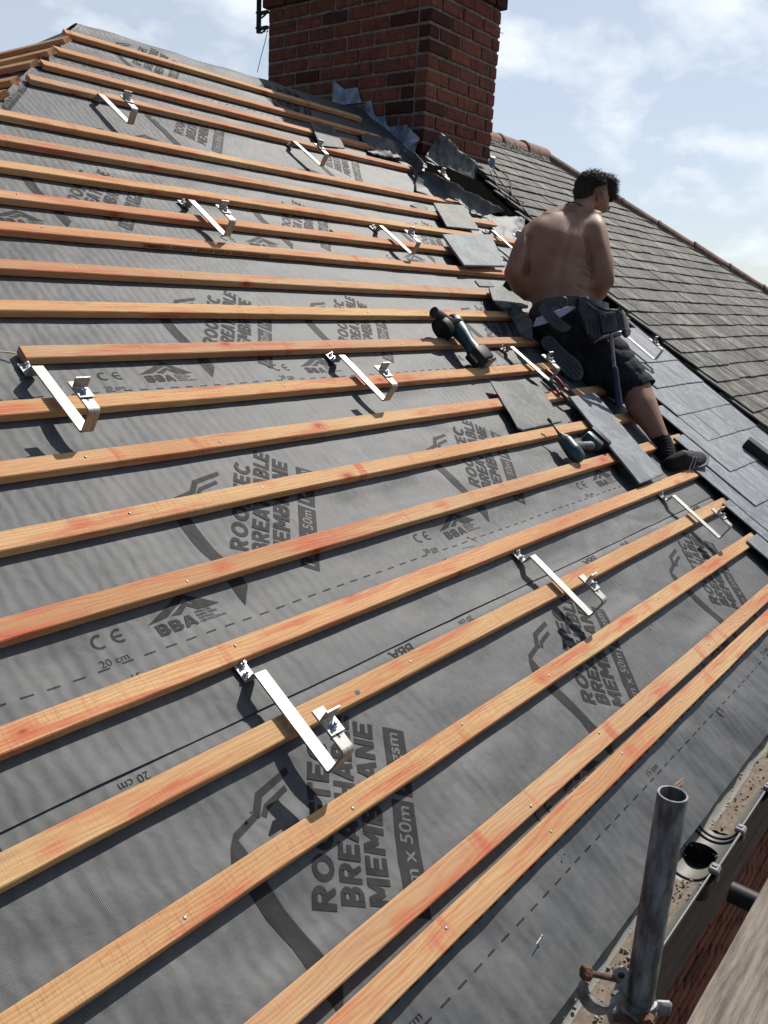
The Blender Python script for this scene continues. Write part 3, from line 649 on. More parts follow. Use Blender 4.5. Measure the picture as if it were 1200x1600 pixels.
# ---------------------------------------------------------------- helpers for placing things seen lying on the slope
def rp(x, y, n=0.0):                    # where the line of sight meets the plane n metres above the slope
    d = RIGHT * ((x - 600) / 1307.195) + DOWN * ((y - 800) / 1307.195) + FWD
    t = (n - CAM.dot(NN)) / d.dot(NN); return CAM + d * t
def interp(P, t):
    s = t * (len(P) - 1); i = min(int(s), len(P) - 2); return P[i].lerp(P[i + 1], s - i)
def smooth_path(P, k=4):
    P = [Vector(p) for p in P]; out = []
    for i in range(len(P) - 1):
        p0 = P[max(i - 1, 0)]; p1 = P[i]; p2 = P[i + 1]; p3 = P[min(i + 2, len(P) - 1)]
        for j in range(k):
            t = j / k; out.append(0.5 * ((2 * p1) + (p2 - p0) * t + (2 * p0 - 5 * p1 + 4 * p2 - p3) * t * t + (3 * p1 - p0 - 3 * p2 + p3) * t ** 3))
    out.append(P[-1]); return out
def ribbon(mb, up, lo, nu=30, nv=8, amp=0.01, sc=6, th=0.003, bulge=0.0, seed=0.0):
    up = smooth_path(up); lo = smooth_path(lo)
    def fn(s, t):
        p = interp(up, s).lerp(interp(lo, s), t)
        q = p * sc; nrm = (interp(up, s) - interp(lo, s)).cross(interp(up, min(1, s + .1)) - interp(up, max(0, s - .1)))
        nrm = nrm.normalized() if nrm.length > 1e-9 else Vector((0, 0, 1))
        return p + nrm * (amp * noise.noise(q + Vector((seed, 0, 0))) + amp * .5 * noise.noise(q * 2.7) + bulge * math.sin(math.pi * t))
    mb.grid(fn, nu, nv, th)
# ---------------------------------------------------------------- gutter
GY, GZ, GR = -0.262, -0.150, 0.060
def channel(mb, x0, x1, r, nx=40, hole=None, t=0.0028):
    n = 18
    for rr, flip in ((r, 0), (r + t, 1)):
        rows = []
        for i in range(nx + 1):
            x = x0 + (x1 - x0) * i / nx
            rows.append([mb.bm.verts.new(Vector((x, GY - rr * math.cos(math.pi * .88 * k / n), GZ - rr * math.sin(math.pi * .88 * k / n)))) for k in range(n + 1)])
        for i in range(nx):
            for k in range(n):
                f = (rows[i][k], rows[i + 1][k], rows[i + 1][k + 1], rows[i][k + 1])
                c = sum((v.co for v in f), Vector()) / 4
                if hole and (c.x - hole[0]) ** 2 + (c.y - hole[1]) ** 2 < hole[2] ** 2 and c.z < GZ - r * 0.6: continue
                mb.bm.faces.new(f)
        if flip == 0: first = rows
    for k in (0, n):
        for i in range(nx): mb.bm.faces.new((first[i][k], first[i + 1][k], rows[i + 1][k], rows[i][k]))
XH = 1.935
gt = MB(); channel(gt, HX0 - 0.2, 1.845, GR, 60); channel(gt, 2.02, HX1, GR, 60)
gut = empty('gutter', (2.0, GY, GZ - GR)); gut.parent = house; gut.location = Vector((2.0, GY, GZ - GR)) - house.location
def gpart(mb, name, m, **k):
    for v in mb.bm.verts: v.co -= Vector((2.0, GY, GZ - GR))
    return mb.build(name, m, gut, **k)
gpart(gt, 'channel', M_pvc, smooth=True, autos=50)
ol = MB(); channel(ol, 1.825, 2.04, GR + 0.005, 60, hole=(XH, GY, 0.040))
ol.tube([(1.825, GY - GR - .008, GZ + .001), (2.04, GY - GR - .008, GZ + .001)], 0.0035, 8)
gpart(ol, 'outlet', M_pvc, smooth=True, autos=50)
dp = MB(); pr = [(0.043, -0.062), (0.040, -0.075), (0.036, -0.10), (0.036, -0.17)]
for rr in (0, 0.003):
    rings = []
    for r, h in pr: rings.append([dp.bm.verts.new(Vector((XH + (r + rr) * math.cos(k * math.pi / 12), GY + (r + rr) * math.sin(k * math.pi / 12), GZ + 0.008 + h))) for k in range(24)])
    for A, B in zip(rings, rings[1:]):
        for k in range(24): dp.bm.faces.new((A[k], A[(k + 1) % 24], B[(k + 1) % 24], B[k]))
gpart(dp, 'downpipe', M_blackplastic, smooth=True)
for xs in (1.825, 2.035):
    sl = MB(); sl.tube([(xs, GY - (GR - .001) * math.cos(a), GZ - (GR - .001) * math.sin(a)) for a in [math.pi * .9 * q / 20 for q in range(1, 20)]], 0.0035, 8)
    gpart(sl, 'seal', M_rubber, smooth=True)
for xs in (1.82, 2.02, 2.27, 3.2, 4.1, 0.9, 5.0, 6.0):
    cp = MB(); cp.box((xs, GY - GR - 0.004, GZ + 0.003), (0.030, 0.022, 0.014), bevel=0.003); cp.box((xs, GY - GR - 0.014, GZ - 0.010), (0.026, 0.005, 0.032), bevel=0.002); cp.box((xs + .002, GY - GR - 0.003, GZ + 0.011), (0.012, 0.012, 0.004), bevel=0.001)
    gpart(cp, 'clip', M_clip)
    br = MB(); br.tube([(xs, GY - (GR + .008) * math.cos(a), GZ - (GR + .008) * math.sin(a)) for a in [math.pi * .85 * q / 16 for q in range(0, 17)]], 0.006, 6)
    gpart(br, 'bracket', M_blackplastic, smooth=True)
gr = MB(); rnd = random.Random(3)
for (xa, xb) in ((0.2, 1.80), (2.06, 6.0)):
    def gf(s, t, xa=xa, xb=xb):
        x = xa + (xb - xa) * s; w = 0.027 + 0.012 * nz1(x * 7, 2.2); y = GY - 0.006 + w * (2 * t - 1) * 1.0
        z = GZ - math.sqrt(max(GR * GR - (y - GY) ** 2, 0)) + 0.010 * (1 - (2 * t - 1) ** 2) * (0.8 + 0.8 * nz1(x * 12, t * 4, 5)) - 0.001
        return Vector((x, y, z))
    gr.grid(gf, int((xb - xa) / 0.012), 12)
for _ in range(480):
    x = rnd.choice((rnd.uniform(1.1, 1.81), rnd.uniform(2.06, 3.6))); y = GY - 0.006 + rnd.gauss(0, 0.018)
    if abs(y - GY) > 0.05: continue
    z = GZ - math.sqrt(max(GR * GR - (y - GY) ** 2, 0)) + 0.0080 + rnd.uniform(-.002, .002); r = rnd.choice((.0015, .002, .003, .005))
    M = Matrix.Translation((x, y, z)) @ Euler((rnd.random() * 6, rnd.random() * 6, 0)).to_matrix().to_4x4() @ Matrix.Diagonal((r, r * rnd.uniform(.6, 1), r * .7, 1))
    rr_ = bmesh.ops.create_icosphere(gr.bm, subdivisions=2, radius=1, matrix=M)
    for v in rr_['verts']:
        for f in v.link_faces: f.material_index = 1
o = gr.build('gutter_grit', M_grit); o.data.materials.append(mat('grit_stone', (0.27, 0.23, 0.18), 0.95)); tag(o, 'brown grit and slate crumbs lying along the bottom of the grey gutter', 'grit', kind='stuff')
# ---------------------------------------------------------------- scaffold
PX, PY, PT = 1.228, -0.372, 0.360
pole = empty('scaffold_pole', (PX, PY, -5.6), 'upright galvanised scaffold tube with open top beside the gutter', 'scaffold pole')
pm = MB(); n = 40; rings = []
for r, z in [(0.0242, 0), (0.0242, 5.6 + PT - .001), (0.0236, 5.6 + PT), (0.0206, 5.6 + PT), (0.0201, 5.6 + PT - .001), (0.0201, 5.0)]:
    rings.append([pm.bm.verts.new(Vector((r * math.cos(2 * math.pi * k / n), r * math.sin(2 * math.pi * k / n), z))) for k in range(n)])
for A, B in zip(rings, rings[1:]):
    for k in range(n): pm.bm.faces.new((A[k], A[(k + 1) % n], B[(k + 1) % n], B[k]))
pm.build('tube', M_galv, pole, smooth=True, autos=40)
cpl = empty('scaffold_coupler', (PX, PY, -0.06), 'galvanised double coupler with rusty bolt, one half open, clamped low on the scaffold pole', 'coupler')
def ringband(mb, c, axis, r, w, t, a0, a1, seg=26, e1=None):
    axis = Vector(axis).normalized(); e1 = (Vector(e1) - axis * Vector(e1).dot(axis)).normalized(); e2 = axis.cross(e1)
    prof = [(-w / 2, 0), (-w / 2, t), (-w * .32, t * 1.5), (-w * .2, t), (-w * .08, t * 1.5), (w * .08, t * 1.5), (w * .2, t), (w * .32, t * 1.5), (w / 2, t), (w / 2, 0)]
    rows = []
    for i in range(seg + 1):
        a = a0 + (a1 - a0) * i / seg; d = e1 * math.cos(a) + e2 * math.sin(a)
        rows.append([mb.bm.verts.new(Vector(c) + d * (r + q) + axis * p) for p, q in prof])
    m = len(prof)
    for A, B in zip(rows, rows[1:]):
        for k in range(m): mb.bm.faces.new((A[k], A[(k + 1) % m], B[(k + 1) % m], B[k]))
    mb.bm.faces.new(rows[0][::-1]); mb.bm.faces.new(rows[-1])
c1 = MB(); ringband(c1, (PX, PY, -0.062), (0, 0, 1), 0.0248, 0.048, 0.005, 0.2, 2 * math.pi - 0.3, e1=RIGHT)
c1.box(Vector((PX, PY, -0.062)) + RIGHT * 0.043, (0.030, 0.014, 0.030), Euler((0, 0, -0.9)).to_matrix(), bevel=0.005)
c1.box(Vector((PX, PY, -0.075)) - RIGHT * 0.036 + FWD * 0.0, (0.026, 0.030, 0.034), Euler((0, 0.4, -0.9)).to_matrix(), bevel=0.008)
world_part(c1, 'clamp_body', M_galvlight, cpl, smooth=True, autos=40)
oc = px(936, 1548, 1.405)
c2 = MB(); ax2 = (RIGHT * 0.10 - DOWN * 0.62 - FWD * 0.60)
ringband(c2, oc, ax2, 0.0255, 0.044, 0.005, math.radians(150), math.radians(345), e1=RIGHT)
c2.tube([px(962, 1560, 1.41), px(970, 1548, 1.42), px(974, 1530, 1.425), px(977, 1518, 1.43)], [.010, .011, .010, .012], 12)
c2.lathe([(0.011, 0), (0.013, .004), (0.013, .010), (.006, .012), (.006, .004), (.0, .003)], px(968, 1518, 1.405), -FWD, 14)
world_part(c2, 'open_half', M_galvlight, cpl, smooth=True, autos=40)
c3 = MB(); c3.tube([px(968, 1531, 1.40), px(914, 1519, 1.39)], 0.0052, 12)
c3.lathe([(0.0125, 0), (0.0125, 0.012), (0.010, 0.014), (0, 0.0145)], px(921, 1521, 1.39), px(914, 1519, 1.39) - px(968, 1531, 1.40), 6)
world_part(c3, 'swing_bolt', M_rust, cpl)
c4 = MB(); c4.tube([px(1004, 1600, 1.41), px(1018, 1588, 1.40)], 0.006, 12); c4.lathe([(0.013, 0), (0.013, 0.013), (0, 0.0135)], px(1008, 1597, 1.395), -FWD, 6); c4.tube([px(960, 1590, 1.42), px(1000, 1598, 1.42)], .007, 10)
world_part(c4, 'bolt', M_rust, cpl)
for i in range(4):
    b = empty('scaffold_board', (2.5, -0.448 - 0.1125 - i * 0.234, -0.138), ['grey weathered scaffold board nearest the house wall, at the lower right corner', 'second scaffold board out from the house wall', 'third scaffold board out from the house wall', 'outermost scaffold board, farthest from the wall'][i], 'scaffold board', 'boards of the scaffold platform')
    m_ = MB(); m_.grid(lambda s, t: Vector((-4 + 8.5 * s, -0.1125 + 0.225 * t, 0.038 + 0.0015 * nz1(s * 60, t * 6, i))), 180, 8, -0.036); m_.build('plank', M_board, b)
    for xe in (-3.98, 4.48):
        m_ = MB(); m_.box((xe, 0, 0.019), (0.035, 0.229, 0.042), bevel=0.002); m_.build('end_band', M_galv, b)
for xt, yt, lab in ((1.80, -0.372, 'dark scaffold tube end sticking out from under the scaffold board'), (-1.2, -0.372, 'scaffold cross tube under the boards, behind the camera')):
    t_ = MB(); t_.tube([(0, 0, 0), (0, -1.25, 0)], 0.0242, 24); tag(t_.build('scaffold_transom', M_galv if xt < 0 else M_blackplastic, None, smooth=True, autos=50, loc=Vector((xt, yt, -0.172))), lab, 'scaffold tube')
# ---------------------------------------------------------------- chimney
CX0, CX1, CY0, CY1 = 5.15, 6.04, 3.15, 4.76
chim = empty('chimney', (0, 0, 0)); chim.parent = house; chim.location = Vector((CX0, CY0, 1.9)) - house.location
def cpart(mb, name, m, **k):
    for v in mb.bm.verts: v.co -= Vector((CX0, CY0, 1.9))
    return mb.build(name, m, chim, **k)
core = MB(); core.box(((CX0 + CX1) / 2, (CY0 + CY1) / 2, 2.7), (CX1 - CX0 - .012, CY1 - CY0 - .012, 2.0)); cpart(core, 'mortar_joints', M_mortar)
cb = MB(); gs = []; z0 = 1.745; H_ = 0.0955
Y_ = Vector((0, 1, 0)); X_ = Vector((1, 0, 0))
brick_wall(cb, gs, Vector((CX0, CY0, 0)), X_, -Y_, -.010, CX1 - CX0 + .010, z0, 3.17, 0.265, H_, seed=11, q=(1, 1))
brick_wall(cb, gs, Vector((CX0, CY0, 0)), Y_, -X_, 0.103, CY1 - CY0, z0, 3.17, 0.265, H_, seed=12, q=(1, 0))
brick_wall(cb, gs, Vector((CX1, CY0, 0)), Y_, X_, 0.103, CY1 - CY0, z0, 3.17, 0.265, H_, seed=13)
brick_wall(cb, gs, Vector((CX0, CY1, 0)), X_, Y_, 0.0, CX1 - CX0, z0, 3.17, 0.265, H_, seed=14)
o = cpart(cb, 'brickwork', M_brick); tint_faces(o, gs)
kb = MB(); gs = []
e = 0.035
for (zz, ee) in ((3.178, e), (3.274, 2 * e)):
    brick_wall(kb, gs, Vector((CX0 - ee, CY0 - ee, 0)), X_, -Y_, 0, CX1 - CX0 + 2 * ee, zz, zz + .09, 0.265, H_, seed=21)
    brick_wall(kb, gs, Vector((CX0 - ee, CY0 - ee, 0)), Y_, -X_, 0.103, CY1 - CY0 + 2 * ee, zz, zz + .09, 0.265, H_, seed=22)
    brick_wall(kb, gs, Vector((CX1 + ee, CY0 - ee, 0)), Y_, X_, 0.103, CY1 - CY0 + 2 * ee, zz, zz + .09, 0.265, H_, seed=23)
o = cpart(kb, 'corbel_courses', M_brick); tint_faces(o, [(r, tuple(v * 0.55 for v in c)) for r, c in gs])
cm = MB(); cm.box(((CX0 + CX1) / 2, (CY0 + CY1) / 2, 3.40), (CX1 - CX0 + .16, CY1 - CY0 + .16, 0.07), bevel=0.01); cpart(cm, 'cement_cap', M_cement)
for yy in (3.55, 4.35):
    pt = MB(); pt.lathe([(0.13, 0), (0.115, 0.05), (0.10, 0.4), (0.12, 0.43), (0.12, 0.47), (0.095, 0.47), (0.085, 0.1), (0, 0.1)], ((CX0 + CX1) / 2, yy, 3.43), seg=24); cpart(pt, 'chimney_pot', M_terra, smooth=True, autos=45)
# stepped lead flashing on the left face
def top_z(y):
    S = [(4.05, 2.545), (3.90, 2.535), (3.727, 2.525), (3.765, 2.428), (3.58, 2.427), (3.614, 2.312), (3.452, 2.316), (3.476, 2.234), (3.272, 2.255)]
    steps = [(3.74, 4.06, 2.53), (3.60, 3.74, 2.427), (3.465, 3.60, 2.314), (3.25, 3.465, 2.24), (3.0, 3.25, 2.16)]
    for a, b_, z in steps:
        if a <= y < b_: return z - max(0, (a + 0.035 - y)) * 2.6
    return 2.15
fl = MB()
def flf(s, t):
    y = 3.19 + 0.83 * s; zt = max(top_z(y), y * TP + 0.02); zb = y * TP - 0.035
    if y > RY: zb = 2 * RZ - y * TP - 0.02; zb = max(zb, 2.42)
    z = zb + (zt - zb) * t
    return Vector((CX0 - 0.012 - 0.035 * (1 - t) ** 2 * (1 if y < RY else 0.3) - 0.006 * abs(nz1(y * 9, z * 11, 3)), y, z))
fl.grid(flf, 110, 10, 0.002); cpart(fl, 'stepped_flashing', M_lead, smooth=True, autos=60)
f2 = MB(); ribbon(f2, [px(632, 193, 5.88), px(645, 205, 5.86), px(656, 216, 5.85)], [px(628, 232, 5.80), px(640, 228, 5.78), px(655, 218, 5.84)], 14, 8, 0.012, 14, bulge=0.03); cpart(f2, 'curled_flashing_end', M_lead, smooth=True)
f3 = MB(); ribbon(f3, [px(689, 207, 6.0), px(706, 222, 6.05), px(730, 243, 6.2), px(757, 264, 6.38), px(790, 290, 6.55)], [px(664, 246, 5.90), px(684, 262, 5.95), px(712, 284, 6.05), px(746, 300, 6.25), px(788, 293, 6.52)], 60, 16, 0.016, 9, th=0.003, bulge=0.03)
cpart(f3, 'lifted_lead_apron', M_leaddark, smooth=True)
f4 = MB(); ribbon(f4, [px(765, 243, 6.62), px(774, 246, 6.62)], [px(765, 262, 6.60), px(773, 264, 6.60)], 4, 6, 0.004, 20); cpart(f4, 'side_flashing', M_lead, smooth=True)
# aerial bracket and wires
ab = empty('aerial_bracket', (5.15, 4.87, 3.0), 'black aerial pole on wall brackets at the far left edge of the chimney', 'aerial bracket')
m_ = MB(); m_.tube([(0, 0, 0.03), (0, 0, 1.1)], 0.020, 12); m_.build('mast', M_blackplastic, ab, smooth=True, autos=50)
for zz in (0.06, 0.17):
    m_ = MB(); m_.box((0, -0.05, zz), (0.03, 0.11, 0.022), bevel=.003); m_.tube([(-.03, 0.0, zz), (.03, 0.0, zz)], .008, 8); m_.tube([(0, -.03, zz - .035), (0, -.07, zz - .02), (0, -.1, zz)], .007, 8); m_.build('wall_bracket', M_blackplastic, ab)
w_ = MB(); w_.tube(smooth_path([px(419, 40, 6.9), px(415, 62, 6.9), px(408, 88, 6.9), px(402, 113, 6.9)]), 0.003, 6); tag(w_.build('aerial_wire', M_blackplastic), 'thin black wire hanging from the aerial bracket beside the chimney', 'wire')
w_ = MB(); w_.tube(smooth_path([Vector((5.128, 4.78, 3.02)), Vector((5.125, 4.2, 3.05)), Vector((5.125, 3.6, 3.11)), Vector((5.13, 3.135, 3.10)), Vector((5.6, 3.125, 3.05)), Vector((6.06, 3.13, 3.03))]), 0.0022, 6); tag(w_.build('chimney_wire', M_blackplastic), 'thin wire strung round the upper chimney brickwork', 'wire')
for k_, P in enumerate([[(770, 262), (782, 283), (798, 302), (812, 318), (828, 338)], [(772, 260), (786, 270), (798, 285), (800, 305), (815, 315), (820, 312)], [(766, 268), (780, 295), (800, 318), (832, 342), (850, 360)]]):
    w_ = MB(); w_.tube(smooth_path([rp(x, y, 0.075 + .01 * k_) for x, y in P]), 0.0042, 6)
    tag(w_.build('roof_cable', M_blackplastic), ['black cable trailing down the old slates right of the chimney', 'looped black cable end lying on the old slates', 'lowest black cable lying along the edge of the old slates'][k_], 'cable')
# ---------------------------------------------------------------- slates
def add_slate(mb, gs, pts, nb, nt, u0, u1, th, tint):       # pts: four (a,u) ccw ; surface height nb at u0 (butt) to nt at u1 (head)
    f0 = len(mb.bm.faces)
    def P(a, u, k): return Vector((a, u, nb + (nt - nb) * (u - u0) / (u1 - u0) + k))
    # subdivided slightly ragged outline
    out = []
    for i in range(4):
        p, q = pts[i], pts[(i + 1) % 4]; m = 5
        for j in range(m):
            t = j / m; r = 0.0016 if j else 0
            out.append((p[0] + (q[0] - p[0]) * t + random.uniform(-r, r), p[1] + (q[1] - p[1]) * t + random.uniform(-r, r)))
    A = [mb.bm.verts.new(P(a, u, 0)) for a, u in out]; B = [mb.bm.verts.new(P(a, u, th)) for a, u in out]; n = len(out)
    c = (sum(p[0] for p in out) / n, sum(p[1] for p in out) / n)
    Bi = [mb.bm.verts.new(P(a + (c[0] - a) * 0.03, u + (c[1] - u) * 0.03, th + .0008)) for a, u in out]
    mb.bm.faces.new(A[::-1]); mb.bm.faces.new(Bi)
    for k in range(n):
        mb.bm.faces.new((A[k], A[(k + 1) % n], B[(k + 1) % n], B[k])); mb.bm.faces.new((B[k], B[(k + 1) % n], Bi[(k + 1) % n], Bi[k]))
    gs.append(((f0, len(mb.bm.faces)), tint))
rnd = random.Random(21)
ns = MB(); gs = []
for j, (b, aL) in enumerate([(-0.26, 3.66), (-0.07, 3.81), (0.13, 3.906), (0.34, 4.05), (0.55, 4.19), (0.753, 4.335), (0.955, 4.325), (1.165, 4.45), (1.37, 4.60)]):
    top = min(b + 0.5, 1.70); a = aL; first = True
    if b < -0.1: top = 0.235
    while a < 5.17:
        w = 0.27 if not (first and j % 2) else 0.21
        r = min(a + w, 5.19)
        if r - a > 0.04:
            t = rnd.uniform(0.86, 1.10); jj = rnd.uniform(0, 0.002)
            add_slate(ns, gs, [(a + .0015, b + rnd.uniform(-.003, .003)), (r - .0015, b + rnd.uniform(-.003, .003)), (r - .0015, top), (a + .0015, top)], 0.0425 + jj, 0.0285 + jj, b, b + 0.5, 0.006, (t, t, t * rnd.uniform(.98, 1.04)))
        a = r; first = False
o = ns.build('new_slate_courses', M_newslate, house, loc=-house.location, rot=ROOF); tint_faces(o, gs); o['label'] = 'smooth new blue grey slates'
os_ = MB(); gs = []
def old_left(u): return 5.30 if u < 1.9 else (5.30 + (u - 1.9) * 0.24 if u < 3.3 else (5.68 if u < 3.70 else 6.05))
row = 0; b = -0.30
while b < 4.30:
    aL = old_left(b + .1) - (0.04 if row % 2 and b < 3 else 0.0) + rnd.uniform(-.01, .01); W = 0.232
    a = aL; k0 = (0.125 if row % 2 else 0)
    xs = [aL] + [x for x in [5.30 + k0 + i * W for i in range(0, 32)] if x > aL + 0.05]
    top = min(b + 0.36, RU - 0.01)
    for a, r in zip(xs, xs[1:]):
        if a > hip_b(b) + 0.02: break
        db = rnd.uniform(-.006, .005); ww = 0.003 + rnd.random() * .002
        def cl(aa, u): return min(aa, hip_b(u))
        pts = [(a + ww, b + db), (cl(r - ww, b), b + db + rnd.uniform(-.004, .004)), (cl(r - ww + rnd.uniform(-.002, .002), top), top), (cl(a + ww, top), top)]
        if pts[2][0] - pts[3][0] < 0.004: pts[2] = (pts[3][0] + 0.004, top)
        t = rnd.uniform(0.45, 1.35)
        if rnd.random() < .1: t *= 0.6
        jj = rnd.uniform(0, 0.004)
        add_slate(os_, gs, pts, 0.060 + jj, 0.034 + jj, b, b + 0.36, 0.010, (t, t * rnd.uniform(.97, 1.0), t * rnd.uniform(.90, 1.0)))
    b += 0.1425; row += 1
o = os_.build('old_slate_courses', M_oldslate, house, loc=-house.location, rot=ROOF); tint_faces(o, gs); o['label'] = 'old lichened brown grey slates'
# exposed timber strip and dark lath along the joint between new and old slates
jb = MB()
jb.box((5.245, 0.9, 0.028), (0.10, 1.9, 0.012), bevel=.002); jb.box((5.23, 1.84, 0.030), (0.16, 0.10, 0.022), bevel=.003)
o = jb.build('exposed_roof_lath', M_cement, house, loc=-house.location, rot=ROOF)
def loose(name, outline, n, th, m, lab, cat='slate', group=None, tilt=None, tint=(1, 1, 1)):
    P = [rp(x, y, n if tilt is None else tilt[i]) for i, (x, y) in enumerate(outline)]
    c = sum(P, Vector()) / len(P); mb = MB(); out = []
    for i in range(len(P)):
        for j in range(4):
            t = j / 4; q = P[i].lerp(P[(i + 1) % len(P)], t); rr = 0.002 if j else 0
            out.append(q - c + Vector((random.uniform(-rr, rr), random.uniform(-rr, rr), 0)))
    nrm = (P[1] - P[0]).cross(P[2] - P[0]).normalized()
    if nrm.dot(NN) < 0: nrm = -nrm
    A = [mb.bm.verts.new(p) for p in out]; B = [mb.bm.verts.new(p + nrm * th) for p in out]; Bi = [mb.bm.verts.new(p * 0.965 + nrm * (th + .001)) for p in out]; k_ = len(out)
    mb.bm.faces.new(A[::-1]); mb.bm.faces.new(Bi)
    for k in range(k_): mb.bm.faces.new((A[k], A[(k + 1) % k_], B[(k + 1) % k_], B[k])); mb.bm.faces.new((B[k], B[(k + 1) % k_], Bi[(k + 1) % k_], Bi[k]))
    Mi = ROOF.to_3x3().inverted()
    for v in mb.bm.verts: v.co = Mi @ v.co
    o = mb.build(name, m, loc=c, rot=ROOF); tint_faces(o, [((0, len(o.data.polygons)), tint)]); return tag(o, lab, cat, group)
loose('loose_slate', [(766, 598), (792, 600), (831, 603), (847, 608), (877, 661), (817, 674), (808, 670), (796, 648)], 0.028, 0.007, M_greyslate, 'broken grey green slate slab lying across two battens left of the tin snips')
loose('loose_slate', [(889, 622), (929, 616), (978, 676), (1036, 742), (998, 757), (940, 686)], 0.040, 0.008, M_newslate, 'long narrow blue grey slate strip beside the small driver drill')
loose('loose_slate', [(690, 369), (765, 369), (788, 418), (724, 417)], 0.045, 0.012, M_newslate, 'square blue grey slate lying left of the arm of the man', tint=(1.0, 1.0, .97))
loose('loose_slate', [(676, 319), (724, 323), (748, 361), (697, 356)], 0.030, 0.010, M_greyslate, 'dark weathered slate lying just above the square blue grey slate', tint=(.62, .62, .58))
loose('loose_slate', [(484, 193), (519, 199), (538, 233), (499, 229)], 0.028, 0.008, M_greyslate, 'dark slate lying over the third batten left of the chimney', tint=(.42, .42, .44))
loose('loose_slate', [(763, 451), (790, 449), (824, 463), (824, 482), (784, 484), (770, 472)], 0.045, 0.008, M_greyslate, 'dark slate half hidden behind the left hip of the man', tint=(.7, .72, .7))
loose('loose_slate', [(787, 470), (806, 478), (832, 503), (832, 535), (812, 522), (798, 497)], 0.060, 0.008, M_greyslate, 'slate standing on edge against the left hip of the man', tilt=[.03, .06, .1, .06, .03, .03], tint=(.8, .82, .78))
loose('slate_fragment', [(741, 440), (764, 442), (772, 450), (748, 449)], 0.028, 0.008, M_greyslate, 'small dark slate fragment left of the elbow of the man', tint=(.5, .6, .7))
loose('slate_fragment', [(640, 322), (651, 318), (668, 326), (662, 332)], 0.010, 0.008, M_greyslate, 'small dark slate fragment under the battens below the chimney', tint=(.25, .25, .25))
bb_ = empty('metal_bar', R3(4.66, 0.66, 0.075), 'black metal bar lying on the blue grey slates at the right edge', 'metal bar', roof=True, rz=0.18)
m_ = MB(); m_.box((0.03, -0.35, 0.0), (0.075, 0.70, 0.05), bevel=.003); m_.build('section', M_blackplastic, bb_)
vd = MB(); P = [rp(x, y, .022) for x, y in [(666, 256), (700, 262), (740, 280), (792, 300), (812, 335), (792, 338), (760, 324), (720, 308), (690, 298), (672, 282)]]; vd.bm.faces.new([vd.bm.verts.new(p) for p in P])  # flat black sheet: the shadow below the lead apron, put in as colour
world_part(vd, 'apron_shade_sheet', mat('painted_shade_black', (0.006, 0.005, 0.005), 1.0, spec=0.0), house)
# torn membrane at the chimney foot
tm = MB(); ribbon(tm, [rp(645, 262, .03), rp(676, 270, .10), rp(702, 283, .12), rp(735, 300, .10), rp(762, 315, .08), rp(789, 329, .05)], [rp(650, 300, .012), rp(684, 312, .012), rp(706, 309, .05), rp(722, 322, .03), rp(740, 333, .02), rp(754, 338, .01)], 60, 14, 0.020, 9, bulge=0.025)
o = tm.build('torn_membrane', M_mem, smooth=True); tag(o, 'torn crumpled flap of grey membrane lifted below the chimney foot', 'membrane flap')
tm = MB(); ribbon(tm, [rp(760, 338, .02), rp(800, 338, .05), rp(818, 345, .04)], [rp(765, 352, .008), rp(790, 380, .01), rp(822, 372, .02)], 30, 14, 0.014, 9)
o = tm.build('torn_membrane', M_mem, smooth=True); tag(o, 'small crumpled membrane end left of the shoulder of the man', 'membrane flap')
tm = MB(); ribbon(tm, [rp(560, 205, .01), rp(590, 213, .05), rp(620, 222, .06), rp(650, 240, .10), rp(664, 262, .10)], [rp(575, 240, .008), rp(605, 246, .01), rp(630, 252, .012), rp(645, 262, .02), rp(652, 274, .02)], 50, 12, 0.022, 10)
o = tm.build('torn_membrane', M_mem, smooth=True); tag(o, 'dark rumpled membrane tucked under the stepped lead flashing', 'membrane flap')
# ---------------------------------------------------------------- ridge tiles
def ridge_run(p0, p1, n, r=0.105, cz=-0.035, up=Vector((0, 0, 1))):
    d = (p1 - p0); L = d.length / n; d.normalize(); w = d.cross(up).normalized(); uu = w.cross(d).normalized()
    rr = random.Random(n)
    for i in range(n):
        c = p0 + d * (L * i) + uu * (cz + rr.uniform(-.006, .006)); mb = MB(); prof = []
        jt = rr.uniform(-.01, .01)
        for (s, q) in ((0.004, .0), (0.02, .006), (0.035, 0.0), (L - 0.01, -.004), (L - 0.006, -.012)):
            ring = []
            for k in range(17):
                a = math.pi * (k / 16) * 1.16 - 0.08 * math.pi
                R_ = r + q + .003 * nz1(k * .6, s * 8, i)
                ring.append(mb.bm.verts.new(d * (s - L / 2) + w * (R_ * math.cos(a) + jt * (s / L)) + uu * R_ * math.sin(a)))
            prof.append(ring)
        fs = []
        for A, B in zip(prof, prof[1:]):
            for k in range(16): fs.append(mb.bm.faces.new((A[k], A[k + 1], B[k + 1], B[k])))
        for ring in (prof[0], prof[-1]): mb.bm.faces.new(ring)
        mb.build('ridge_tile', M_terra, house, smooth=True, autos=40, loc=c + d * L / 2 - house.location)
    cm = MB()
    for s_ in (-1, 1):
        def ff(s, t):
            q = p0 + d * ((p1 - p0).length * s); off = r * 0.93 + 0.03 * t + 0.012 * nz1(s * 60, t * 3, s_)
            return q + w * s_ * off + uu * (cz - 0.0 + 0.02 - 0.055 * t + .01 * nz1(s * 90, t, 5))
        cm.grid(ff, 120, 4)
    cm.build('mortar_bedding', M_cement, house, loc=-house.location)
ridge_run(Vector((CX1 + .005, RY, RZ + .075)), Vector((RA1 + .05, RY, RZ + .075)), 4)
hd = Vector((1, -1, -TP))
ridge_run(Vector((RA1 + .02, RY - .02, RZ + .065)), Vector((RA1, RY, RZ + .065)) + hd * 3.8, 13, r=0.095, up=Vector((0, 0, 1)))
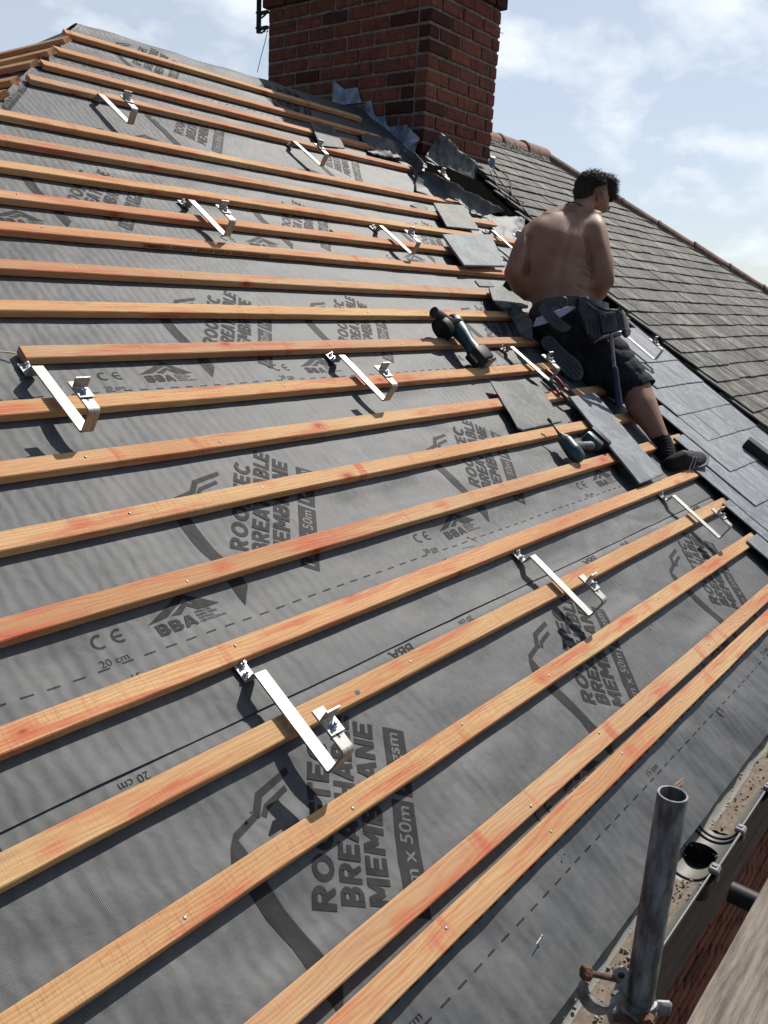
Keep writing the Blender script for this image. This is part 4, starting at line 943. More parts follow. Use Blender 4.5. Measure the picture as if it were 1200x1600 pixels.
# ---------------------------------------------------------------- small debris on the membrane
for (x, y, n_, dx, dy, lab) in [(838, 1475, .004, 8, -12, 'small silver nail lying on the membrane below the lowest batten'), (1120, 1105, .004, 14, 10, 'thin grey wood sliver on the membrane near the right edge'),
                           (390, 1270, .004, 4, 1, 'pale wood chip beside the nearest printed roof emblem'), (880, 1335, .004, 3, 1, 'pale crumb on the lower membrane left of the scaffold pole'),
                           (745, 846, .006, -14, -6, 'dark bent nail standing on the membrane above the middle hook'), (1015, 972, .006, 3, 5, 'dark clout nail on the membrane below the right hand lettering')]:
    m_ = MB(); p = rp(x, y, n_); q = rp(x + dx, y + dy, n_ + (.01 if 'standing' in lab else 0))
    if 'nail' in lab: m_.tube([Vector(), q - p], 0.0011, 8); m_.lathe([(0.0028, 0), (0.0028, .001), (0, .0011)], q - p, q - p, 10)
    else: m_.tube([Vector(), (q - p) * .5 + Vector((0, 0, .002)), q - p], [.0015, .003, .001], 5)
    tag(m_.build('loose_nail' if 'nail' in lab else 'wood_chip', M_nail if 'silver' in lab else (M_blackplastic if 'dark' in lab else M_board), loc=p), lab, 'nail' if 'nail' in lab else 'wood chip')
m_ = MB(); P = [(885, 1236), (895, 1226), (901, 1216)]
for (x, y, dx, dy) in [(0, 0, 14, -10), (3, 6, 10, -9), (-2, 2, 9, -6)]: m_.tube([rp(1055 + x, 1225 + y, .004), rp(1055 + x + dx, 1225 + y + dy, .005)], .0011, 5)
c0 = rp(1055, 1225, .004)
for v in m_.bm.verts: v.co -= c0
tag(m_.build('wood_splinters', M_wood, loc=c0), 'pale wood splinters on the membrane behind the scaffold pole top', 'splinters')
pc = MB(); p0 = rp(0 - 60, 552, .012); pc.tube(smooth_path([Vector(), rp(-20, 549, .012) - p0, rp(10, 550, .013) - p0, rp(26, 553, .016) - p0]), .0022, 8)
tag(pc.build('pale_string', mat('pale_string', (.55, .42, .2), .8), loc=p0, smooth=True), 'pale string running off left from the cut batten end', 'string')
# ---------------------------------------------------------------- organic shapes: overlapping solids fused into one skin
def ell(bm, c, r, ax=None, sub=3):
    ax = ax or (RIGHT, -DOWN, FWD)
    M = Matrix.Identity(4)
    for i in range(3):
        for j in range(3): M[j][i] = ax[i][j] * r[i]
        M[i][3] = c[i]
    bmesh.ops.create_icosphere(bm, subdivisions=sub, radius=1.0, matrix=M)
def caps(bm, pts, rad, n=7, sub=2):
    for (p, q, r0, r1) in zip(pts, pts[1:], rad, rad[1:]):
        for i in range(n + 1):
            t = i / n; bmesh.ops.create_icosphere(bm, subdivisions=sub, radius=r0 + (r1 - r0) * t, matrix=Matrix.Translation(p.lerp(q, t)))
def fuse(bm, voxel, smooth=6, fac=0.5):
    me = bpy.data.meshes.new('fuse'); bm.to_mesh(me); bm.free()
    ob = bpy.data.objects.new('fuse', me); COL.objects.link(ob)
    m = ob.modifiers.new('r', 'REMESH'); m.mode = 'VOXEL'; m.voxel_size = voxel
    s = ob.modifiers.new('s', 'SMOOTH'); s.iterations = smooth; s.factor = fac
    bpy.context.view_layer.update(); dg = bpy.context.evaluated_depsgraph_get()
    nm = bpy.data.meshes.new_from_object(ob.evaluated_get(dg)); bpy.data.objects.remove(ob); bpy.data.meshes.remove(me)
    mb = MB(); mb.bm.from_mesh(nm); bpy.data.meshes.remove(nm); return mb
def to_px(p):
    v = p - CAM; d = v.dot(FWD); return (600 + 1307.195 * v.dot(RIGHT) / d, 800 + 1307.195 * v.dot(DOWN) / d, d)
def gauss(x, s): return math.exp(-(x / s) ** 2)
def seg_d(p, a, b):
    ax, ay = a; bx, by = b; dx, dy = bx - ax, by - ay; t = max(0, min(1, ((p[0] - ax) * dx + (p[1] - ay) * dy) / (dx * dx + dy * dy + 1e-9)))
    return math.hypot(p[0] - ax - dx * t, p[1] - ay - dy * t)
# skin and cloth
def skin_mat():
    m, nt, b = new_mat('tanned_skin'); tc = nt.nodes.new('ShaderNodeTexCoord'); V = tc.outputs['Object']
    base = ramp(nt, texn(nt, V, 9, 5, 0.6), [(0.3, (0.215, 0.110, 0.069)), (0.7, (0.30, 0.160, 0.105))])
    f = ramp(nt, texn(nt, V, 240, 3, 0.6), [(0.62, (0, 0, 0)), (0.72, (1, 1, 1))])
    base = mixc(nt, node_math(nt, 'MULTIPLY', f, 0.30), base, (0.25, 0.10, 0.06)); nt.links.new(base, b.inputs['Base Color'])
    b.inputs['Roughness'].default_value = 0.56; b.inputs['Specular IOR Level'].default_value = 0.28; b.inputs['Subsurface Weight'].default_value = 0.08; b.inputs['Subsurface Radius'].default_value = (0.012, 0.005, 0.003); b.inputs['Subsurface Scale'].default_value = 1.0
    bump(nt, texn(nt, V, 160, 4, 0.6), 0.18, 0.0012, b); return m
M_skin = skin_mat()
M_shorts = mat('black_work_cloth', (0.012, 0.013, 0.016), 0.85, var=0.5, vscale=14, bump=0.5, bscale=160, spec=0.15)
M_denim = mat('faded_dark_cloth', (0.022, 0.025, 0.030), 0.88, spec=0.2, col2=(0.007, 0.008, 0.010), vscale=10, bump=0.5, bscale=120)
M_leather = mat('dark_worn_leather', (0.055, 0.058, 0.062), 0.55, col2=(0.022, 0.023, 0.025), vscale=12, bump=0.5, bscale=70, contrast=(0.38, 0.62))
M_white = mat('pale_cotton', (0.42, 0.43, 0.50), 0.8, bump=0.2, bscale=100)
M_hair = mat('dark_curly_hair', (0.030, 0.020, 0.013), 0.7, spec=0.2)
M_hairtip = mat('sunlit_hair_ends', (0.12, 0.075, 0.04), 0.55)
M_sole = mat('grey_shoe_sole', (0.075, 0.078, 0.084), 0.7, bump=0.3, bscale=80)
M_shoe = mat('black_suede', (0.011, 0.011, 0.012), 0.8, spec=0.2, var=0.4, vscale=20, bump=0.4, bscale=200)
M_stripe = mat('dark_grey_trim', (0.16, 0.16, 0.165), 0.5)
M_hammer = mat('worn_steel', (0.24, 0.23, 0.22), 0.42, 0.8, var=0.5, vscale=40, bump=0.3, bscale=90)
M_bluegrip = mat('navy_grip', (0.012, 0.016, 0.05), 0.6)
M_teal = mat('teal_tool_plastic', (0.012, 0.060, 0.072), 0.42, var=0.35, vscale=20, bump=0.1, bscale=60)
M_red = mat('red_handle', (0.22, 0.014, 0.016), 0.4)
M_greyplastic = mat('grey_plastic', (0.07, 0.072, 0.075), 0.5, var=0.4, vscale=30)
# ---------------------------------------------------------------- the man
man = empty('person', px(900, 590, 4.15), 'shirtless man in black shorts and tool belt kneeling on the battens, seen from behind', 'person')
B = bmesh.new()
ell(B, px(877, 392, 4.31), (0.158, 0.150, 0.115)); ell(B, px(884, 362, 4.34), (0.168, 0.085, 0.100)); ell(B, px(846, 366, 4.32), (0.076, 0.085, 0.075)); ell(B, px(920, 368, 4.32), (0.070, 0.080, 0.075))
ell(B, px(872, 430, 4.282), (0.158, 0.14, 0.112)); ell(B, px(876, 456, 4.256), (0.160, 0.11, 0.115)); ell(B, px(874, 492, 4.225), (0.155, 0.10, 0.125))
ell(B, px(840, 425, 4.28), (0.060, 0.20, 0.09)); ell(B, px(914, 436, 4.25), (0.056, 0.065, 0.08)); ell(B, px(905, 462, 4.22), (0.055, 0.045, 0.085))
ell(B, px(905, 400, 4.30), (0.060, 0.09, 0.085))
caps(B, [px(848, 350, 4.33), px(875, 338, 4.37), px(903, 330, 4.38)], [.055, .056, .055]); caps(B, [px(903, 332, 4.38), px(930, 346, 4.35)], [.052, .058])
caps(B, [px(900, 340, 4.37), px(910, 322, 4.40), px(921, 306, 4.42)], [.064, .056, .055])
# head: skull, face, jaw, nose, brow
ell(B, px(925, 298, 4.43), (0.086, 0.082, 0.078)); ell(B, px(933, 308, 4.47), (0.064, 0.072, 0.070)); ell(B, px(940, 320, 4.50), (0.040, 0.050, 0.050)); ell(B, px(943, 331, 4.52), (0.026, 0.026, 0.03))
ell(B, px(951, 324, 4.555), (0.013, 0.020, 0.016)); ell(B, px(949, 311, 4.525), (0.026, 0.012, 0.03)); ell(B, px(946, 330, 4.555), (0.018, 0.010, 0.012))
# arms
caps(B, [px(840, 356, 4.31), px(817, 388, 4.27), px(802, 424, 4.23)], [.066, .056, .046]); caps(B, [px(801, 426, 4.23), px(812, 446, 4.30), px(832, 466, 4.42), px(846, 474, 4.50)], [.046, .049, .038, .027])
caps(B, [px(931, 357, 4.30), px(939, 395, 4.24), px(945, 436, 4.20)], [.068, .062, .050]); caps(B, [px(945, 440, 4.20), px(938, 458, 4.28), px(926, 470, 4.42), px(918, 474, 4.52)], [.050, .050, .038, .027])
# hands with fingers
def hand(bm, wrist, d, side, curl):
    d = d.normalized(); up = -DOWN; lat = d.cross(up).normalized() * side; pal = lat.cross(d).normalized()
    c = wrist + d * 0.05; ell(bm, c, (0.045, 0.014, 0.040), (d, pal, lat), 2)
    for k, (L, o) in enumerate(((.072, -.030), (.082, -.011), (.076, .009), (.060, .028))):
        p0 = wrist + d * 0.082 + lat * o; p1 = p0 + (d * math.cos(curl) - pal * math.sin(curl)) * L * .45; p2 = p1 + (d * math.cos(2 * curl) - pal * math.sin(2 * curl)) * L * .32; p3 = p2 + (d * math.cos(3 * curl) - pal * math.sin(3 * curl)) * L * .25
        caps(bm, [p0, p1, p2, p3], [.0095, .0088, .008, .007], 4, 2)
    p0 = wrist + d * .03 - lat * .035; p1 = p0 + (d * .6 - lat * .6 - pal * .3).normalized() * .04; p2 = p1 + (d * .85 - lat * .1 - pal * .4).normalized() * .033
    caps(bm, [p0, p1, p2], [.013, .0105, .0085], 5, 2)
hand(B, px(846, 474, 4.50), FWD + RIGHT * .5 + DOWN * .25, 1, 0.35); hand(B, px(918, 474, 4.52), FWD * .9 - RIGHT * .35 + DOWN * .15, -1, 0.4)
# legs
caps(B, [px(905, 512, 4.22), px(945, 548, 4.17), px(982, 584, 4.12)], [.12, .095, .070]); caps(B, [px(982, 586, 4.12), px(992, 606, 4.07), px(1003, 634, 4.02), px(1020, 664, 3.97), px(1034, 690, 3.93), px(1040, 706, 3.91)], [.070, .0755, .074, .053, .040, .036])
caps(B, [px(868, 512, 4.24), px(900, 535, 4.45), px(915, 548, 4.60)], [.11, .085, .062]); caps(B, [px(915, 548, 4.60), px(895, 556, 4.42), px(878, 552, 4.24)], [.06, .058, .036])
mb = fuse(B, 0.0085, 5)
tv = [v for v in mb.bm.verts if (lambda q: q[1] < 484 and q[1] > 332 and 820 < q[0] < 958)(to_px(v.co))]
nbr = [[e.other_vert(v) for e in v.link_edges] for v in tv]
for _ in range(80):
    new = [sum((w.co for w in ns_), Vector()) / len(ns_) for ns_ in nbr]
    for v, c_ in zip(tv, new): v.co = v.co.lerp(c_, 0.6)
S = [(902, 330), (893, 352), (884, 385), (876, 420), (872, 462)]
mb.bm.normal_update()
for v in mb.bm.verts:
    x, y, d = to_px(v.co)
    if v.normal.dot(FWD) > 0.25: continue
    o = 0.0
    if 335 < y < 470 and 815 < x < 960:
        ds = min(seg_d((x, y), a, b) for a, b in zip(S, S[1:])); o -= 0.0055 * gauss(ds, 6.5)
        o += 0.0015 * gauss(seg_d((x, y), (856, 368), (852, 388)), 15); o += 0.0015 * gauss(seg_d((x, y), (915, 362), (912, 388)), 10)
        o -= 0.004 * gauss(seg_d((x, y), (862, 398), (843, 404)), 5); o -= 0.004 * gauss(seg_d((x, y), (897, 398), (915, 402)), 5)
    for (a, b, w, k) in (((900, 414), (926, 421), 2.3, .010), ((908, 424), (924, 436), 2.2, .010), ((902, 447), (928, 455), 2.4, .009), ((916, 374), (926, 432), 3.2, .018), ((826, 370), (823, 425), 3.0, .014)): o -= k * gauss(seg_d((x, y), a, b), w)
    if y > 590 and x > 950: o += 0.003 * gauss(seg_d((x, y), (990, 620), (1000, 650)), 8)
    v.co += v.normal * o
bmesh.ops.smooth_vert(mb.bm, verts=mb.bm.verts[:], factor=0.35, use_axis_x=True, use_axis_y=True, use_axis_z=True)
# ear
eb = bmesh.new()
for q in range(14):
    a = -0.5 + q / 13 * 4.6; ell(eb, px(938.5 + 4.6 * math.cos(a), 306.5 - 8.5 * math.sin(a) , 4.368 - .006 * math.sin(a)), (.0062, .0062, .006), sub=2)
ell(eb, px(937.5, 307, 4.376), (.013, .023, .010)); ell(eb, px(934.5, 314, 4.376), (.008, .010, .008)); ell(eb, px(936, 308, 4.395), (.010, .018, .02))
eb2 = fuse(eb, 0.003, 2); me_ = bpy.data.meshes.new('t'); eb2.bm.to_mesh(me_); mb.bm.from_mesh(me_)
for e_ in (-1, 1): ell(mb.bm, px(947 + 2 * e_, 317, 4.53 + .02 * e_), (.008, .008, .008), sub=2)
world_part(mb, 'body', M_skin, man, smooth=True)
# hair
hb = bmesh.new(); ell(hb, px(923, 291, 4.425), (0.086, 0.074, 0.082)); ell(hb, px(913, 300, 4.405), (0.058, 0.060, 0.066)); ell(hb, px(945, 292, 4.46), (0.060, 0.058, 0.066)); ell(hb, px(955, 304, 4.50), (0.026, 0.040, 0.04)); ell(hb, px(909, 311, 4.395), (.040, .030, .050))
hb = fuse(hb, 0.007, 3); rnd = random.Random(8); vsn = [(v.co.copy(), v.normal.copy()) for v in hb.bm.verts]
for v in hb.bm.verts: v.co += v.normal * (0.004 * noise.noise(v.co * 40) + 0.003 * noise.noise(v.co * 130))
hair = world_part(hb, 'hair', M_hair, man, smooth=False)
cur = MB(); cu2 = MB()
for _ in range(3200):
    c, n_ = rnd.choice(vsn); x, y, d = to_px(c)
    if y > 312: continue
    topness = max(0.0, min(1.0, (300 - y) / 30 + (x - 925) / 50))
    if topness < .2 and rnd.random() < .6: continue
    L = rnd.uniform(.004, .010) + .012 * topness * rnd.random() ** 1.5; t1 = n_.orthogonal().normalized(); t2 = n_.cross(t1); a = rnd.random() * 6.3; tw = rnd.uniform(-4.0, 4.0); lean = (t1 * rnd.gauss(0, .7) + t2 * rnd.gauss(0, .7)) + RIGHT * .4; P = []
    for q in range(6):
        s_ = q / 5; P.append(c + n_ * L * s_ + lean * L * s_ * s_ + (t1 * math.cos(a + tw * s_) + t2 * math.sin(a + tw * s_)) * (.0042 * s_))
    cur.tube(P, [.0009, .0009, .0008, .0007, .0006, .0003], 3)
for v in cur.bm.verts: v.co -= man.location
cur.build('curls', M_hair, hair, loc=(0, 0, 0)); cu2.bm.free()
nk = MB(); nk.tube(smooth_path([px(882, 322, 4.36), px(888, 317, 4.335), px(897, 316, 4.322), px(906, 320, 4.322), px(914, 326, 4.335), px(921, 333, 4.37)]), 0.0028, 6); world_part(nk, 'neck_cord', M_blackplastic, man, smooth=True)
# shorts
B = bmesh.new()
ell(B, px(876, 500, 4.21), (0.166, 0.085, 0.140)); ell(B, px(862, 520, 4.22), (0.110, 0.085, 0.13)); ell(B, px(905, 520, 4.19), (0.125, 0.10, 0.14))
caps(B, [px(905, 515, 4.21), px(938, 548, 4.16), px(966, 580, 4.12), px(994, 612, 4.09)], [.135, .124, .112, .106]); caps(B, [px(870, 522, 4.24), px(905, 548, 4.42), px(918, 556, 4.55)], [.12, .10, .085]); caps(B, [px(880, 530, 4.2), px(930, 585, 4.16)], [.10, .085])
mb = fuse(B, 0.010, 5)
pl0 = px(985, 619, 4.08); pn = (px(1012, 655, 4.05) - px(968, 590, 4.10)).normalized()
r_ = bmesh.ops.bisect_plane(mb.bm, geom=mb.bm.verts[:] + mb.bm.edges[:] + mb.bm.faces[:], plane_co=pl0, plane_no=pn, clear_outer=True)
pw0 = px(862, 486, 4.10); wn = (-DOWN * 0.93 - RIGHT * 0.38).normalized()
bmesh.ops.bisect_plane(mb.bm, geom=mb.bm.verts[:] + mb.bm.edges[:] + mb.bm.faces[:], plane_co=pw0, plane_no=wn, clear_outer=True)
mb.bm.normal_update()
for v in mb.bm.verts:
    x, y, d = to_px(v.co); q = v.co; hk_ = min(1.0, abs((q - pl0).dot(pn)) / 0.06) * 0.85 + 0.15
    v.co += v.normal * hk_ * (-0.010 * (1 - abs(noise.noise(Vector((x * .045 + y * .030, y * .02 - x * .035, 2))))) ** 5 + 0.009 * noise.noise(Vector((x * .030 + y * .045, y * .012 - x * .02, d * 3))) + 0.0045 * noise.noise(Vector((x * .10 - y * .05, y * .09, 5))) + .0025 * noise.noise(q * 45))
sh_ = world_part(mb, 'shorts', M_denim, man, smooth=True)
m_ = sh_.modifiers.new('thick', 'SOLIDIFY'); m_.thickness = 0.004; m_.offset = 1
# underwear band, belt, strap, pouch
u_ = MB(); ribbon(u_, [px(838, 497, 4.075), px(852, 492, 4.055), px(872, 484, 4.05), px(896, 476, 4.06)], [px(833, 511, 4.08), px(852, 506, 4.045), px(876, 496, 4.045), px(900, 481, 4.06)], 24, 4, 0.002, 20); world_part(u_, 'underwear_band', M_white, man, smooth=True)
b_ = MB(); ribbon(b_, [px(827, 492, 4.19), px(831, 480, 4.11), px(843, 470, 4.065), px(858, 465, 4.045), px(880, 463, 4.04), (px(905, 463, 4.05)), px(930, 467, 4.09), px(950, 474, 4.17)],
              [px(830, 508, 4.20), px(836, 497, 4.115), px(848, 487, 4.07), px(860, 481, 4.05), px(880, 479, 4.045), px(905, 478, 4.05), px(930, 482, 4.09), px(950, 490, 4.17)], 60, 5, 0.002, 15, th=0.005); world_part(b_, 'tool_belt', M_leather, man, smooth=True, autos=40)
b_ = MB(); ribbon(b_, [px(850, 473, 4.03), px(862, 484, 4.005), px(878, 500, 3.995), px(890, 509, 3.995), px(892, 513, 3.995)], [px(841, 483, 4.03), px(852, 499, 4.005), px(869, 515, 3.995), px(880, 519, 3.99), px(888, 517, 3.99)], 40, 5, 0.002, 15, th=0.004); world_part(b_, 'belt_strap_end', M_leather, man, smooth=True, autos=40)
b_ = MB(); b_.tube([px(881 + 6 * math.cos(a), 471 + 7 * math.sin(a), 4.03) for a in [q * math.pi / 8 for q in range(16)]], 0.0016, 6, closed=True); world_part(b_, 'belt_ring', M_hammer, man, smooth=True)
def slab(mb, outline, d0, d1, bevel=0.004):
    A = [px(x, y, d0 if not isinstance(d0, (list, tuple)) else d0[i]) for i, (x, y) in enumerate(outline)]; n = len(A)
    F = [mb.bm.verts.new(p) for p in A]; G = [mb.bm.verts.new(p + FWD * d1) for p in A]; fs = [mb.bm.faces.new(F), mb.bm.faces.new(G[::-1])]
    for k in range(n): fs.append(mb.bm.faces.new((F[k], G[k], G[(k + 1) % n], F[(k + 1) % n])))
    if bevel: bmesh.ops.bevel(mb.bm, geom=list({e for f in fs for e in f.edges}), offset=bevel, segments=2, profile=.5, affect='EDGES')
b_ = MB(); slab(b_, [(904, 463), (918, 462), (926, 475), (944, 484), (966, 482), (974, 490), (978, 512), (968, 524), (946, 528), (932, 534), (922, 526), (914, 505), (905, 486)], [4.02, 4.01, 4.0, 3.985, 3.99, 4.0, 4.0, 3.985, 3.97, 3.98, 3.99, 4.0, 4.01], 0.05, 0.006)
b_.tube(smooth_path([px(917, 474, 4.0), px(930, 484, 3.985), (px(948, 490, 3.98)), px(968, 484, 3.99)]), .006, 6)
pou = world_part(b_, 'tool_pouch', M_leather, man, smooth=True, autos=30)
b_ = MB(); slab(b_, [(936, 489), (962, 488), (966, 518), (942, 521)], 3.965, 0.03, 0.004); 
b_.tube(smooth_path([px(941, 508, 3.963), px(941, 496, 3.96), px(944, 492, 3.96), px(948, 500, 3.958), px(948, 510, 3.96)]), .0022, 6); b_.tube(smooth_path([px(950, 509, 3.96), px(951, 497, 3.96), px(954, 492, 3.96), px(957, 499, 3.958), px(957, 508, 3.96)]), .0022, 6)
world_part(b_, 'pouch_pocket', M_leather, man, smooth=True, autos=30)
b_ = MB(); ribbon(b_, [px(966, 484, 4.03), px(970, 482, 4.0), px(975, 485, 4.02), px(977, 489, 4.06)], [px(972, 524, 4.03), px(978, 528, 4.0), px(984, 524, 4.02), px(986, 516, 4.06)], 20, 10, .006, 20, th=.004); world_part(b_, 'side_pocket', M_leather, man, smooth=True)
b_ = MB(); 
for x0 in (912, 918, 924, 930): ribbon(b_, [px(x0, 492 + (x0 - 912) * .8, 3.985), px(x0 + 5, 494 + (x0 - 912) * .8, 3.975)], [px(x0 + 5, 522 + (x0 - 912) * .5, 3.97), px(x0 + 10, 523 + (x0 - 912) * .5, 3.965)], 4, 10, .006, 25, th=.003, bulge=.008)
world_part(b_, 'leather_folds', M_leather, man, smooth=True)
# shoes
def shoe(H, fdir, updir, Ln, name, mirror=1):
    f = fdir.normalized(); up = (updir - f * updir.dot(f)).normalized(); w = f.cross(up).normalized() * mirror
    def W(x, y, z): return H + f * x + w * y + up * z
    prof = [(-.012, .018, .030), (.0, .033, .062), (.03, .037, .080), (.07, .036, .092), (.10, .038, .084), (.14, .043, .066), (.18, .048, .050), (.22, .046, .041), (.255, .036, .035), (.277, .018, .026)]
    k = Ln / .285; m_ = MB(); rows = []; n = 20
    for x, hw, hh in prof:
        r = []
        for q in range(n):
            a = 2 * math.pi * q / n; c, s = math.cos(a), math.sin(a)
            sy = abs(c) ** .8 * (1 if c > 0 else -1); sz = abs(s) ** .9 * (1 if s > 0 else -1)
            z = .018 + (hh - .018) * max(sz, 0) if sz > 0 else .018 + .012 * sz
            r.append(m_.bm.verts.new(W(x * k, (hw * k) * sy * (1 - .25 * max(sz, 0)), z * k)))
        rows.append(r)
    for A, B_ in zip(rows, rows[1:]):
        for q in range(n): m_.bm.faces.new((A[q], A[(q + 1) % n], B_[(q + 1) % n], B_[q]))
    m_.bm.faces.new(rows[0][::-1]); m_.bm.faces.new(rows[-1])
    bmesh.ops.subdivide_edges(m_.bm, edges=m_.bm.edges[:], cuts=1, use_grid_fill=True, smooth=.6)
    sh = world_part(m_, 'shoe', M_shoe, man, smooth=True)
    s_ = MB(); top = []; outl = [(-.016, .0), (-.010, .024), (.012, .037), (.06, .037), (.11, .038), (.16, .047), (.20, .051), (.24, .045), (.268, .028), (.283, .0)]
    full = [(x, y) for x, y in outl] + [(x, -y * .92) for x, y in outl[-2:0:-1]]; full = [(x * k, y * k) for x, y in full]
    pts = smooth_path([Vector((x, y, 0)) for x, y in full + full[:1]], 3)[:-1]
    def toe(x): return .010 * max(0, (x / k - .20) / .08) ** 2
    A = [s_.bm.verts.new(W(p.x, p.y, (-.004 + toe(p.x)) * k)) for p in pts]; M1 = [s_.bm.verts.new(W(p.x * 1.01, p.y * 1.03, (.010 + toe(p.x)) * k)) for p in pts]; B_ = [s_.bm.verts.new(W(p.x, p.y, (.023 + toe(p.x)) * k)) for p in pts]; n = len(pts)
    for P_, Q_ in ((A, M1), (M1, B_)):
        for q in range(n): s_.bm.faces.new((P_[q], P_[(q + 1) % n], Q_[(q + 1) % n], Q_[q]))
    s_.bm.faces.new(A[::-1]); s_.bm.faces.new(B_)
    # tread studs
    x = .0
    while x < .27:
        ww = .034 if x < .12 else .043; y = -ww
        while y < ww:
            if abs(y) < ww * (1 - max(0, (x - .22) / .07)):
                p = W((x + (.008 if int((y + 1) / .0185) % 2 else 0)) * k, y * k, -.0055 * k)
                Mx = Matrix((f, w * mirror, up)).transposed().to_4x4(); Mx.translation = p
                bmesh.ops.create_icosphere(s_.bm, subdivisions=1, radius=1, matrix=Mx @ Matrix.Diagonal((.0076 * k, .0082 * k, .009 * k, 1)))
            y += .0185
        x += .0165
    so = MB(); so.bm = s_.bm
    for v in so.bm.verts: v.co -= man.location
    so.build('sole', M_sole, sh)
    return sh, W, k
HR_ = px(1036, 737, 3.845); shR, W, k = shoe(HR_, (px(1106, 715, 4.04) - HR_), NN * .9 - FWD * .15 + Vector((0, 0, .3)), 0.315, 'r')
st = MB()
for q in range(3):
    x = .115 + .030 * q
    for sd_ in (-1, 1):
        p = [W((x + dx) * k, sd_ * (yy) * k, z * k) for dx, yy, z in ((-.012, .044, .022), (-.002, .045, .022), (.020, .022, .066 - q * .008), (.010, .022, .067 - q * .008))]
        nn_ = (p[1] - p[0]).cross(p[3] - p[0]).normalized() * .002
        for s2 in (1,):
            a_ = [st.bm.verts.new(v + nn_) for v in p] ; b2 = [st.bm.verts.new(v - nn_) for v in p]; st.bm.faces.new(a_); st.bm.faces.new(b2[::-1])
            for z_ in range(4): st.bm.faces.new((a_[z_], b2[z_], b2[(z_ + 1) % 4], a_[(z_ + 1) % 4]))
for q in range(5): st.tube([W((.09 + .016 * q) * k, .018 * k, (.080 - .006 * q) * k), W((.095 + .016 * q) * k, 0, (.086 - .006 * q) * k), W((.09 + .016 * q) * k, -.018 * k, (.080 - .006 * q) * k)], .0022, 5)
for v in st.bm.verts: v.co -= man.location
st.build('trim', M_stripe, shR)
sk_ = bmesh.new(); caps(sk_, [px(1033, 688, 3.93), px(1037, 700, 3.92), px(1040, 716, 3.90)], [.047, .050, .052]); sk_ = fuse(sk_, .006, 3)
bmesh.ops.bisect_plane(sk_.bm, geom=sk_.bm.verts[:] + sk_.bm.edges[:] + sk_.bm.faces[:], plane_co=px(1033, 684, 3.93), plane_no=(px(1030, 676, 3.94) - px(1038, 705, 3.92)).normalized(), clear_outer=True)
for v in sk_.bm.verts: v.co += Vector((0, 0, .002 * math.sin(v.co.z * 500)))
world_part(sk_, 'sock', M_shorts, man, smooth=True)
HL_ = px(853, 531, 4.12); shL, W2, k2 = shoe(HL_, (px(905, 588, 4.03) - HL_), FWD + DOWN * 0.1, 0.27, 'l', 1)
sk_ = bmesh.new(); caps(sk_, [px(868, 538, 4.19), px(880, 546, 4.26), px(890, 552, 4.32)], [.045, .047, .047]); sk_ = fuse(sk_, .007, 3); world_part(sk_, 'sock', M_shorts, man, smooth=True)
# ---------------------------------------------------------------- hammer hanging in the belt
hm_ = empty('claw_hammer', px(955, 530, 3.94), 'claw hammer with navy grip hanging head up from the tool belt', 'hammer')
h1 = MB(); h1.tube(smooth_path([px(928, 536, 3.93), px(936, 530, 3.925), px(946, 526, 3.925), px(956, 524, 3.925), px(964, 522, 3.925)]), [.002, .002, .0022, .003, .004, .005, .006, .007, .0075, .008, .0085, .009, .009, .0095, .010, .0105, .0105][:17], 10)
h1.tube([px(963, 522, 3.925), px(969, 521, 3.925), px(970, 521, 3.925)], [.0105, .0135, .012], 14); world_part(h1, 'head', M_hammer, hm_, smooth=True, autos=50)
h1 = MB(); h1.tube([px(954, 522, 3.925), px(957, 548, 3.92), px(960, 578, 3.915)], [.010, .009, .0105], 12); world_part(h1, 'shaft', M_hammer, hm_, smooth=True, autos=50)
h1 = MB(); h1.tube(smooth_path([px(960, 574, 3.915), px(962, 584, 3.912), px(965, 608, 3.905), px(967.5, 628, 3.90), px(968, 633, 3.90)]), [.0125, .0135, .0145, .0145, .0145, .014, .0135, .0135, .014, .0145, .015, .0155, .016, .0165, .017, .0165, .011][:17], 14); world_part(h1, 'grip', M_bluegrip, hm_, smooth=True, autos=50)
# ---------------------------------------------------------------- angle grinder
gd = empty('angle_grinder', rp(722, 540, 0.03), 'teal cordless angle grinder with black side handle and guard lying across the battens', 'angle grinder')
def gp(mb, name, m, root, **k): return world_part(mb, name, m, root, **k)
B = bmesh.new(); caps(B, [rp(711, 508, .075), rp(722, 522, .075), rp(733, 537, .072), rp(741, 549, .066)], [.040, .036, .028, .034], 8, 3); ell(B, rp(709, 504, .075), (.044, .038, .042))
gp(fuse(B, .005, 3), 'housing', M_teal, gd, smooth=True)
m_ = MB(); bx = (rp(752, 562, .05) - rp(737, 545, .06)).normalized(); by = (NN - bx * NN.dot(bx)).normalized(); bz = bx.cross(by); Rb = Matrix((bx, bz * -1, by)).transposed()
m_.box(rp(749, 557, .058), (.072, .094, .074), Rb, bevel=.009, seg=2); gp(m_, 'battery', M_blackplastic, gd, smooth=True, autos=30)
m_ = MB(); m_.box(rp(762, 566, .050), (.020, .084, .056), Rb, bevel=.005); gp(m_, 'battery_label', M_greyplastic, gd)
m_ = MB(); m_.tube([rp(706, 503, .085), rp(696, 498, .095), rp(684, 491, .105), rp(678, 488, .11)], [.017, .019, .021, .021], 18); m_.lathe([(.020, 0), (.028, .003), (.028, .009), (.020, .012)], rp(705, 502.5, .085), rp(684, 491, .105) - rp(706, 503, .085), 18); m_.lathe([(.022, 0), (.024, .006), (.015, .010), (.014, .004), (0, .004)], rp(679, 488.5, .109), rp(678, 488, .11) - rp(684, 491, .105), 18)
gp(m_, 'side_handle', M_rubber, gd, smooth=True, autos=40)
ax_ = (DOWN * .55 - RIGHT * .62 - FWD * .42).normalized()
